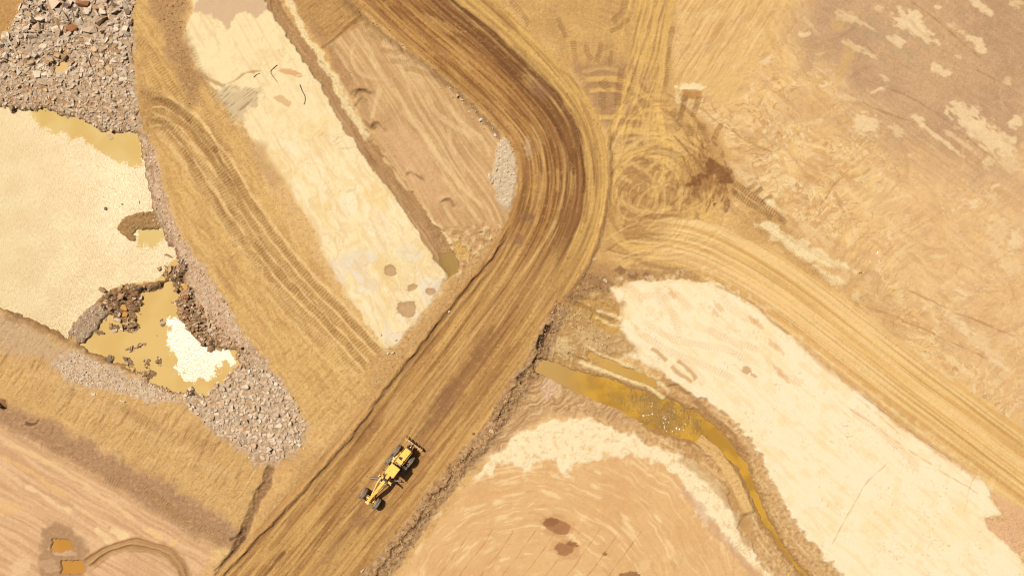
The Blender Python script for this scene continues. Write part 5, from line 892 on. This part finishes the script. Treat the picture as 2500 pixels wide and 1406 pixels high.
for cx, cy, rx, ry, an, dh in ISL[6:]:
    for i in range(int(3+rx*ry/14)):
        a_ = rr.uniform(0, 6.28); q_ = rr.random()**.6; add_rec(cx+rx*q_*math.cos(a_), cy+ry*q_*math.sin(a_), .12+.6*rr.random()**2.4, rr.choice(['brown', 'brown', 'tan', 'pink', 'dark']), rr.choice('scp'), 'on the small rock islands of the pond')
named = [r for r in recs if r[8]]; rest = sorted([r for r in recs if not r[8]], key=lambda r: -r[0])
indiv = named+rest[:296-len(named)]; bulk = rest[296-len(named):]
CW = {'grey': 'grey', 'pale': 'pale', 'tan': 'tan', 'brown': 'brown', 'rust': 'rusty', 'orange': 'orange', 'dark': 'dark', 'pink': 'pinkish'}
KW = {'s': 'flat slab', 'c': 'blocky rock', 'p': 'rock splinter'}
MARKS = [(175, 70, 'the rust brown boulder'), (69, 38, 'the olive boulder near the top left'), (218, 78, 'the big grey angular slab'), (252, 52, 'the long diagonal tan slab'), (133, 8, 'the broad slab at the top edge'), (205, 8, 'the brown slab at the top edge'),
 (90, 182, 'the creamy white slab'), (218, 155, 'the white wedge slab'), (152, 164, 'the little tan pool'), (262, 168, 'the tiny pool near the track'), (65, 120, 'the long grey slab'), (20, 155, 'the tiny pool at the left edge'), (110, 84, 'the rock field orange slab'), (300, 110, 'the right edge of the rock field'), (300, 30, 'the top right corner of the rock field'), (285, 250, 'the brown dirt strip on the slope'), (265, 333, 'the flat rock in calm water'), (120, 250, 'the muddy gravel ledge'), (40, 230, 'the upper left pond shore'),
 (304, 760, 'the two orange boulders'), (252, 706, 'the round rock ending the causeway'), (414, 664, 'the upright slab topping the causeway'), (350, 700, 'the middle of the causeway'), (512, 795, 'the pale block on the right bank'), (513, 848, 'the olive rock at the waterline'), (455, 702, 'the orange brown shore rock'), (575, 892, 'the yellowish boulder at the pond tip'), (215, 800, 'the grey gravel heap'),
 (680, 1040, 'the big pale boulder'), (600, 945, 'the big pale block'), (637, 1015, 'the pale flat slab'), (690, 990, 'the long pale slab'), (620, 1085, 'the tan block at the foot'), (465, 950, 'the pale rock at the pond tip'), (540, 1000, 'the left part of the rock pile'), (720, 1060, 'the right edge of the rock pile'), (560, 1050, 'the lower edge of the rock pile')]
todo = {}
for size, P, loc, f, c, col, kind, place, lab in indiv:
    o = np_mesh('rock', P, f, np.tile(c, (len(P), 1)), rockm, False, 3); o.location = loc
    px_, py_ = loc[0]*PX+1250, 703-loc[1]*PX
    sz = 'large' if size > .95 else 'medium' if size > .7 else 'small'
    if not lab:
        q = min(MARKS, key=lambda q: (q[0]-px_)**2+(q[1]-py_)**2); dx, dy = px_-q[0], py_-q[1]; D_ = math.hypot(dx, dy)
        a_ = math.degrees(math.atan2(dy, dx)) % 360; w8 = ['right of', 'lower right of', 'below', 'lower left of', 'left of', 'upper left of', 'above', 'upper right of'][int((a_+22.5)//45) % 8]
        lb = f"{sz} {CW[col]} {KW[kind]} {w8} {q[2]}"
        todo.setdefault(lb, []).append((px_, py_, o)); o['group'] = 'loose rocks '+place
    tag(o, lab, 'rock')
for lb, lst in todo.items():
    lst.sort(key=lambda q: q[1])
    nms = {1: [''], 2: ['upper ', 'lower '], 3: ['uppermost ', 'middle ', 'lowest ']}.get(len(lst)) or ['uppermost ', 'second highest ', 'third highest ', 'fourth highest ', 'fifth highest ', 'sixth highest ', 'seventh highest ', 'eighth highest ', 'ninth highest ', 'tenth highest '][:len(lst)]
    for i_, (a, b_, o) in enumerate(lst): o['label'] = (nms[i_] if i_ < len(nms) else 'low ')+lb
def merge(name, items, label, cat):
    vs, fs, cs, n = [], [], [], 0
    for P, loc, f, c in items: vs.append(P+np.array(loc, np.float32)); fs.append(f+n); cs.append(np.tile(c, (len(P), 1))); n += len(P)
    o = np_mesh(name, np.concatenate(vs), np.concatenate(fs), np.concatenate(cs), rockm, False, 3); return tag(o, label, cat, kind='stuff')
merge('rubble', [(r[1], r[2], r[3], r[4]) for r in bulk], 'small broken stone and gravel filling the rock field and pond banks', 'rubble')
# earth clods along berms and edges
cl = []
def scatter_line(pts, n, hw, s0, s1, cols):
    P = smooth(pts, 8)
    for i in range(n):
        k = rr.randrange(len(P)-1); t = rr.random(); q = P[k]*(1-t)+P[k+1]*t; e = P[k+1]-P[k]; e = e/np.hypot(e[0], e[1]); o_ = rr.gauss(0, hw*.55)
        x_, y_ = q[0]-e[1]*o_, q[1]+e[0]*o_; s = s0+(s1-s0)*rr.random()**3; pr = rr.choice(CHUNK); c = lin(rr.choice(cols))/KAL*rr.uniform(.85, 1.1)
        Pm, loc = inst(pr, x_, y_, s, rr.uniform(0, 6.28), rr.gauss(0, .4), rr.uniform(0, 6.28), height(x_, y_), c, .35); cl.append((Pm, loc, pr[1], c))
def scatter_poly(pts, n, s0, s1, cols):
    p = np.array(pts); k = 0
    while k < n:
        x_, y_ = rr.uniform(p[:, 0].min(), p[:, 0].max()), rr.uniform(p[:, 1].min(), p[:, 1].max())
        if not inpoly(pts, x_, y_): continue
        k += 1; s = s0+(s1-s0)*rr.random()**4; pr = rr.choice(CHUNK); c = lin(rr.choice(cols))/KAL*rr.uniform(.85, 1.1)
        Pm, loc = inst(pr, x_, y_, s, rr.uniform(0, 6.28), rr.gauss(0, .4), rr.uniform(0, 6.28), height(x_, y_), c, .35); cl.append((Pm, loc, pr[1], c))
EA = [(176, 132, 86), (192, 148, 98), (160, 116, 74), (206, 164, 114)]
scatter_line([q[:2] for q in EB], 1500, 18, .1, .55, EA); scatter_line(EL, 500, 12, .06, .22, EA); scatter_line(EU, 260, 10, .06, .28, EA); scatter_line(EO, 160, 8, .06, .25, EA)
scatter_line([(1350, 770), (1400, 780), (1440, 820), (1480, 850)], 420, 24, .1, .42, [(206, 166, 110), (222, 186, 130), (186, 144, 92)])
scatter_line([(1340, 880), (1400, 850), (1460, 870), (1560, 900), (1640, 960)], 260, 14, .06, .3, [(226, 190, 134), (206, 164, 108)])
scatter_poly([(380, 0), (470, 0), (450, 90), (480, 200), (460, 260), (410, 110)], 420, .05, .3, EA)
scatter_poly([(1040, 560), (1120, 570), (1230, 550), (1180, 630), (1110, 650)], 320, .06, .35, [(212, 170, 116), (190, 146, 94)])
scatter_poly([(950, 850), (1100, 700), (1180, 620), (1120, 740), (1000, 870), (905, 1000), (905, 940)], 420, .05, .24, EA+[(226, 196, 150)])
scatter_poly([(1380, 740), (1430, 655), (1500, 690), (1440, 720)], 260, .08, .4, EA)
scatter_poly([(640, 1120), (760, 1060), (880, 1040), (700, 1230), (620, 1300)], 360, .04, .2, [(226, 190, 136), (200, 158, 104)])
scatter_poly([(800, 100), (840, 110), (900, 250), (860, 240)], 160, .05, .22, EA)
scatter_poly([(0, 780), (200, 870), (440, 990), (620, 1130), (590, 1290), (300, 1120), (0, 960)], 500, .04, .2, EA+[(232, 198, 144)])
scatter_poly([(400, 340), (560, 560), (900, 900), (880, 1020), (760, 1040), (600, 800), (440, 560)], 500, .03, .16, EA+[(236, 198, 140)])
scatter_poly([(330, 200), (400, 250), (420, 300), (350, 330)], 200, .05, .25, EA)
merge('earth_clods', cl, 'loose clods of dried earth along the road berms and slopes', 'clods')

# ---------------------------------------------------------------- sticks
bark = mat("weathered_stick", (.05, .04, .032), .9, noise=[(30, 3, .4, .7, .4, (.12, .09, .07))])
white_st = mat("bleached_stick", (.8, .76, .68), .8, noise=[(30, 3, .4, .7, .4, (.6, .5, .4))])
def stick(pts, r, m, label):
    bm = bmesh.new(); P = smooth(pts, 4); prev = None; n = len(P)
    for i, q in enumerate(P):
        wx, wy = to_w(q[0], q[1]); z = height(q[0], q[1])+r*1.2; t = P[min(i+1, n-1)]-P[max(i-1, 0)]; t = t/np.hypot(*t); rad = r*(1.1-.6*i/n)
        ring = [bm.verts.new((wx+t[1]*math.cos(a)*rad, wy+t[0]*math.cos(a)*rad, z+math.sin(a)*rad)) for a in [k*math.pi/3 for k in range(6)]]
        if prev:
            for k in range(6): bm.faces.new((prev[k], prev[(k+1) % 6], ring[(k+1) % 6], ring[k]))
        else: bm.faces.new(ring)
        prev = ring
    bm.faces.new(prev[::-1]); bmesh.ops.recalc_face_normals(bm, faces=bm.faces); me = bpy.data.meshes.new('stick'); bm.to_mesh(me); bm.free(); me.materials.append(m)
    o = bpy.data.objects.new('stick', me); scene.collection.objects.link(o); tag(o, label, 'stick')
stick([(733, 208), (738, 222), (745, 236), (745, 250), (742, 256)], .055, bark, 'longer dark curved stick on the upper white strip')
stick([(678, 160), (668, 168), (662, 176), (666, 186), (678, 201)], .045, bark, 'dark forked stick left of the longer one on the white strip')
stick([(620, 190), (628, 183), (636, 180)], .04, bark, 'short thin stick at the left of the white strip')
stick([(2143, 614), (2140, 622)], .06, white_st, 'short white stick on the tan plain at the right')
stick([(2096, 668), (2101, 665), (2104, 668)], .05, bark, 'tiny dark stick on the tan plain above the dirt track')
stick([(970, 829), (966, 832)], .05, bark, 'tiny dark stick at the lower tip of the white strip')

# ---------------------------------------------------------------- motor grader
yel = mat("yellow_paint", (.76, .385, .07), .42, spec=.5, noise=[(2.5, 5, .5, .72, .35, (.55, .36, .14)), (14, 3, .6, .75, .4, (.45, .33, .18))])
yel2 = mat("dusty_yellow_paint", (.62, .42, .13), .7, noise=[(5, 4, .45, .7, .7, (.46, .33, .2))])
rubber = mat("dusty_rubber", (.10, .085, .07), .95, spec=.2, noise=[(7, 4, .35, .65, .75, (.28, .22, .16))])
blk = mat("black_steel", (.025, .022, .02), .55, noise=[(8, 3, .45, .7, .5, (.12, .09, .06))])
steel = mat("worn_steel", (.34, .27, .22), .5, .5, noise=[(6, 4, .4, .7, .6, (.25, .16, .1))])
chrome = mat("bright_steel", (.7, .68, .64), .25, .9, noise=[(9, 2, .5, .7, .3, (.4, .36, .3))])
glass = mat("dark_glass", (.012, .014, .016), .08, spec=.8, noise=[(3, 2, .5, .8, .3, (.08, .07, .05))])
lampm = mat("lamp_lens", (.85, .85, .8), .15, noise=[(9, 2, .5, .8, .2, (.5, .5, .45))])
fwd = Vector((-.618, -.787, 0)).normalized(); gx_, gy_ = to_w(980.5, 1121.5)
root = bpy.data.objects.new('motor_grader', None); scene.collection.objects.link(root)
side = Vector((-fwd.y, fwd.x, 0)); o_ = side*(-.12)
root.location = (gx_+o_.x, gy_+o_.y, .02); root.rotation_euler = (0, 0, math.atan2(fwd.y, fwd.x))
tag(root, 'yellow motor grader with six wheels and angled blade parked on the haul road', 'motor grader')
class B:
    def __init__(s): s.bm = bmesh.new()
    def box(s, x0, x1, y0, y1, z0, z1, x0t=None, x1t=None, y0t=None, y1t=None, M=None):
        x0t = x0 if x0t is None else x0t; x1t = x1 if x1t is None else x1t; y0t = y0 if y0t is None else y0t; y1t = y1 if y1t is None else y1t
        c = [(x0, y0, z0), (x1, y0, z0), (x1, y1, z0), (x0, y1, z0), (x0t, y0t, z1), (x1t, y0t, z1), (x1t, y1t, z1), (x0t, y1t, z1)]
        v = [s.bm.verts.new(M @ Vector(q) if M else q) for q in c]
        for f in ((3, 2, 1, 0), (4, 5, 6, 7), (0, 1, 5, 4), (1, 2, 6, 5), (2, 3, 7, 6), (3, 0, 4, 7)): s.bm.faces.new([v[i] for i in f])
        return s
    def tube(s, a, b, r, r2=None, n=12):
        a, b = Vector(a), Vector(b); r2 = r if r2 is None else r2; q = (b-a).to_track_quat('Z', 'Y'); R1, R2 = [], []
        for k in range(n):
            e = Vector((math.cos(k*2*math.pi/n), math.sin(k*2*math.pi/n), 0)); R1.append(s.bm.verts.new(a+q @ (e*r))); R2.append(s.bm.verts.new(b+q @ (e*r2)))
        for k in range(n): s.bm.faces.new((R1[k], R1[(k+1) % n], R2[(k+1) % n], R2[k]))
        s.bm.faces.new(R1[::-1]); s.bm.faces.new(R2); return s
    def lathe(s, prof, c, ax='y', n=40):     # prof: (offset along axis, radius)
        rings = []
        for o, r in prof:
            rings.append([s.bm.verts.new((c[0]+r*math.cos(k*2*math.pi/n), c[1]+o, c[2]+r*math.sin(k*2*math.pi/n))) if ax == 'y' else s.bm.verts.new((c[0]+r*math.cos(k*2*math.pi/n), c[1]+r*math.sin(k*2*math.pi/n), c[2]+o)) for k in range(n)])
        for i in range(len(rings)-1):
            for k in range(n): s.bm.faces.new((rings[i][k], rings[i][(k+1) % n], rings[i+1][(k+1) % n], rings[i+1][k]))
        return s
    def beam(s, st, hw):                      # stations (x, zc, half height, half width) swept as a box girder
        prev = None
        for x, z, hh, w_ in st:
            r = [s.bm.verts.new(q) for q in ((x, -w_, z-hh), (x, w_, z-hh), (x, w_, z+hh), (x, -w_, z+hh))]
            if prev:
                for k in range(4): s.bm.faces.new((prev[k], prev[(k+1) % 4], r[(k+1) % 4], r[k]))
            else: s.bm.faces.new(r[::-1])
            prev = r
        s.bm.faces.new(prev); return s
    def done(s, name, m, parent=root, bev=.0, label=None, smooth_=False, loc=None):
        bmesh.ops.recalc_face_normals(s.bm, faces=s.bm.faces); me = bpy.data.meshes.new(name); s.bm.to_mesh(me); s.bm.free(); me.materials.append(m)
        if smooth_: me.polygons.foreach_set('use_smooth', [True]*len(me.polygons))
        o = bpy.data.objects.new(name, me); scene.collection.objects.link(o); o.parent = parent
        if loc: o.location = loc
        if bev:
            b = o.modifiers.new('bevel', 'BEVEL'); b.width = bev; b.segments = 2; b.limit_method = 'ANGLE'
        if label: o['label'] = label
        return o
def wheel(x, y, sgn, lean=0.0, steer=0.0):
    r, wd = .77, .30
    hub = bpy.data.objects.new('wheel', None)
    t = B(); prof = [(-wd*.72, .40), (-wd*.95, .46), (-wd, .58), (-wd*.93, .68), (-wd*.8, .735), (-wd*.3, .755), (wd*.3, .755), (wd*.8, .735), (wd*.93, .68), (wd, .58), (wd*.95, .46), (wd*.72, .40)]
    t.lathe(prof, (0, 0, 0), n=48)
    for k in range(24):                      # lugs
        a = k*2*math.pi/24
        for sd in (-1, 1):
            M = Matrix.Rotation(a+(math.pi/24 if sd > 0 else 0), 4, 'Y') @ Matrix.Translation((0, sd*wd*.5, r-.012)) @ Matrix.Rotation(sd*.5, 4, 'Z')
            t.box(-.038, .038, -wd*.46, wd*.46, -.02, .03, M=M)
    d = B(); d.lathe([(-wd*.7, .405), (-wd*.75, .36), (-wd*.2, .30), (-wd*.2, .12), (-wd*.45, .10), (-wd*.45, .0001)], (0, 0, 0), n=28).lathe([(wd*.7, .405), (wd*.75, .36), (wd*.45, .30), (wd*.45, .14), (wd*.7, .12), (wd*.7, .0001)], (0, 0, 0), n=28)
    tyre = t.done('wheel', rubber, root, 0, None, True, (x, y, r+.01)); tyre.name = 'wheel'
    tyre.rotation_euler = (lean, 0, steer)
    d.done('rim', yel2, tyre, 0, None, True)
    return tyre
for x in (-.78, .78):
    for y in (-1.20, 1.20): wheel(x, y, 1)
for y in (-1.13, 1.13): wheel(6.54, y, 1, lean=-.10, steer=.0)
# front frame, front axle
B().beam([(1.75, 1.75, .22, .22), (2.3, 2.05, .22, .21), (3.1, 2.35, .20, .19), (4.2, 2.38, .19, .18), (5.3, 2.0, .18, .17), (6.2, 1.55, .19, .165), (6.8, 1.42, .2, .16)], 0).done('front_frame', yel, bev=.02)
ax = B().box(6.42, 6.66, -.85, .85, .72, .98, y0t=-.7, y1t=.7).tube((6.54, -.95, .72), (6.54, .95, .72), .09).tube((6.28, -.8, .95), (6.28, .8, .95), .035).tube((6.85, -.8, .8), (6.85, .8, .8), .03); ax.done('front_axle', yel2, bev=.01)
B().box(6.82, 7.05, -.22, .22, .95, 1.5).box(7.05, 7.12, -.28, .28, 1.0, 1.4).done('push_block', yel2, bev=.015)
for y in (-.2, .2): B().tube((6.9, y, 1.56), (7.0, y, 1.56), .06).tube((7.0, y, 1.56), (7.01, y, 1.56), .055).done('headlight', lampm)
# rear frame and tandem cases
B().box(-2.45, 1.9, -.46, .46, .75, 1.25).box(-.35, .35, -.95, .95, .6, .95).done('rear_frame', blk, bev=.02)
for y in (-.72, .72): B().box(-1.0, 1.0, y-.11, y+.11, .5, 1.0).tube((-.78, y-.3, .77), (-.78, y+.3, .77), .13).tube((.78, y-.3, .77), (.78, y+.3, .77), .13).done('tandem_case', yel2, bev=.03)
# engine hood
hd = B().box(-2.3, .0, -.50, .50, 1.25, 2.42, x0t=-2.26, x1t=-.02, y0t=-.45, y1t=.45).done('engine_hood', yel, bev=.03)
B().box(-1.98, -1.965, -.458, .458, 2.42, 2.428).box(-1.2, -1.19, -.458, .458, 2.42, 2.426).done('hood_seam', blk, hd)
for y in (-.505, .502): B().box(-2.1, -1.25, y-.004 if y < 0 else y, y if y < 0 else y+.004, 1.45, 2.2).done('grille', blk, hd)
B().box(-2.40, -2.303, -.40, .40, 1.35, 2.3).done('radiator_guard', blk, hd, bev=.01)
for q in ((-1.65, .02), (-1.58, .18), (-2.12, .22)): B().tube((q[0], q[1], 2.42), (q[0], q[1], 2.47), .045).done('cap', blk, hd)
B().tube((-.75, -.28, 2.42), (-.75, -.28, 2.60), .13).tube((-.75, -.28, 2.60), (-.75, -.28, 2.64), .17, .12).box(-.95, -.62, -.16, .06, 2.42, 2.47).box(-.70, -.56, -.2, .12, 2.42, 2.46).done('air_intake', blk, bev=.01)
B().tube((-.62, .26, 2.42), (-.62, .26, 2.85), .075).tube((-.62, .26, 2.85), (-.70, .26, 3.0), .08, .09).done('exhaust_pipe', chrome, smooth_=True)
# cab
cabr = B().box(.22, 1.72, -.70, .70, 3.20, 3.34, x0t=.26, x1t=1.68, y0t=-.66, y1t=.66).done('cab_roof', yel, bev=.03)
B().tube((1.2, -.3, 3.34), (1.2, -.3, 3.42), .07).tube((.6, .45, 3.34), (.6, .45, 3.40), .05).done('beacon', steel, cabr)
B().box(.85, 1.12, .12, .40, 3.342, 3.35).box(.55, .62, -.35, .1, 3.342, 3.348).done('roof_panel', yel2, cabr)
cabb = B().box(.32, 1.68, -.60, .60, 1.3, 1.95).done('cab', yel, bev=.02)
for x in (.34, 1.62):
    for y in (-.58, .52): B().box(x, x+.06, y, y+.06, 1.95, 3.2).done('pillar', blk, cabb)
B().box(.36, 1.66, -.56, .56, 1.96, 3.19).done('window', glass, cabb)
B().box(.75, 1.15, -.25, .25, 1.98, 2.1).box(.7, .8, -.25, .25, 2.1, 2.7).done('seat', blk, cabb)
for y in (-1, 1):
    B().tube((1.6, y*.62, 2.9), (1.75, y*.95, 2.95), .018).box(1.70, 1.74, y*.95-.1, y*.95+.1, 2.72, 3.05).done('mirror', blk, cabb)
    B().tube((1.70, y*.5, 3.22), (1.78, y*.5, 3.20), .07).done('work_light', lampm, cabb)
    st = B()
    for k in range(3): st.box(.30, .70, y*.62 if y > 0 else y*.88, y*.88 if y > 0 else y*.62, .62+k*.3, .65+k*.3)
    st.tube((.3, y*.9, .6), (.3, y*.9, 1.9), .018).tube((.72, y*.9, .6), (.72, y*.9, 1.9), .018).done('steps', blk)
B().box(-.02, .25, -.50, .50, 1.2, 2.1).tube((.05, -.35, 2.15), (.2, -.3, 2.3), .05).tube((.1, .1, 2.1), (.12, .4, 2.25), .06).tube((.02, -.1, 2.12), (.22, -.15, 2.2), .04).done('hydraulic_hoses', steel)
for y in (.62,): B().box(.0, .85, y, y+.42, 1.0, 1.42).done('battery_box', blk, bev=.03); 
B().box(-.0, .7, -1.0, -.62, 1.0, 1.35).done('fuel_tank', yel2, bev=.03)
for y in (-1, 1): B().tube((-2.2, y*.6, 2.5), (-.1, y*.6, 2.5), .018).tube((-2.2, y*.6, 1.3), (-2.2, y*.6, 2.5), .018).tube((-.1, y*.6, 1.3), (-.1, y*.6, 2.5), .018).done('handrail', yel)
# lift arms, cylinders, drawbar, circle, blade
B().box(2.55, 2.95, -.42, .42, 1.95, 2.75, x0t=2.62, x1t=2.88, y0t=-.36, y1t=.36).done('blade_lift_saddle', blk, bev=.02)
for y in (-1, 1):
    B().box(2.6, 2.86, y*.3 if y > 0 else y*.95, y*.95 if y > 0 else y*.3, 2.3, 2.5).tube((2.74, y*.95, 2.78), (2.74, y*.95, 1.55), .095).done('lift_arm', yel, bev=.01)
    B().tube((2.74, y*.95, 1.55), (3.05, y*.85, .95), .045).tube((2.74, y*.95, 2.78), (2.74, y*.95, 2.9), .12).done('lift_cylinder', chrome, smooth_=True)
B().tube((2.9, -.55, 2.3), (3.3, .5, 1.2), .07).done('centre_shift_cylinder', chrome, smooth_=True)
db = B()
for y in (-1, 1): db.tube((6.3, y*.06, .95), (3.9, y*.62, .95), .075, .09)
db.box(2.7, 4.0, -.68, -.5, .86, 1.06).box(2.7, 4.0, .5, .68, .86, 1.06).box(2.72, 2.95, -.68, .68, .88, 1.04); db.done('drawbar', yel2, bev=.01)
B().lathe([(-.07, .66), (.07, .66), (.07, .52), (-.07, .52), (-.07, .66)], (3.3, 0, .82), ax='z', n=44).done('circle', steel)
bl = B(); ang = math.atan2(.845, -.536); Mb = Matrix.Translation((3.42, .06, 0)) @ Matrix.Rotation(ang, 4, 'Z')
pr = []
for k in range(9):
    a = R(-55+k*14); pr.append((-.34*math.cos(a)+.34, .34*math.sin(a)+.42))
rings = []
for xx in (-2.15, 2.15):
    rings.append([bl.bm.verts.new(Mb @ Vector((xx, p[0], p[1]+.02))) for p in pr]+[bl.bm.verts.new(Mb @ Vector((xx, p[0]-.05, p[1]+.02))) for p in pr[::-1]])
n_ = len(rings[0])
for k in range(n_): bl.bm.faces.new((rings[0][k], rings[0][(k+1) % n_], rings[1][(k+1) % n_], rings[1][k]))
bl.bm.faces.new(rings[0][::-1]); bl.bm.faces.new(rings[1])
bld = bl.done('blade', steel)
B().box(-2.17, 2.17, .10, .135, .0, .2, M=Mb).done('cutting_edge', blk, bld)
for xx in (-.55, .55): B().box(xx-.08, xx+.08, -.32, .0, .25, .85, M=Mb).done('blade_bracket', yel2, bev=.01)
B().tube(Mb @ Vector((-1.2, -.18, .55)), Mb @ Vector((1.4, -.18, .55)), .05).done('side_shift_cylinder', chrome, smooth_=True)
# ripper at the rear
rp = B().box(-2.95, -2.75, -1.35, 1.5, .75, .97).box(-3.05, -2.93, 1.05, 1.5, .6, .95)
for y in (-.34, .34): rp.tube((-2.4, y, 1.5), (-2.8, y, .9), .06).tube((-2.4, y, .9), (-2.8, y, .8), .07)
for y in (-1.0, -.5, .5, 1.0): rp.box(-2.78, -2.6, y-.06, y+.06, .7, 1.05)
rp.tube((-2.5, -.6, 1.1), (-2.9, .1, 1.15), .05).tube((-2.45, .1, 1.5), (-2.7, .5, 1.1), .04)
rpo = rp.done('ripper', mat("rusty_yellow", (.50, .30, .12), .8, noise=[(6, 4, .42, .62, .8, (.16, .09, .05))]), bev=.01)
for y in (-1.2, -.6, 0, .6, 1.2): B().box(-3.12, -2.96, y-.05, y+.05, .35, 1.15, x0t=-3.1, x1t=-2.98).done('ripper_shank', blk, rpo)
B().tube((-2.42, 0, 1.7), (-2.85, 0, 1.02), .07).done('ripper_cylinder', chrome, rpo, smooth_=True)
for y in (-.42, .42): B().box(-2.45, -2.40, y-.06, y+.06, 1.9, 2.05).done('tail_light', mat("tail_lens", (.4, .03, .02), .3, noise=[(9, 2, .5, .8, .3, (.2, .02, .02))]))
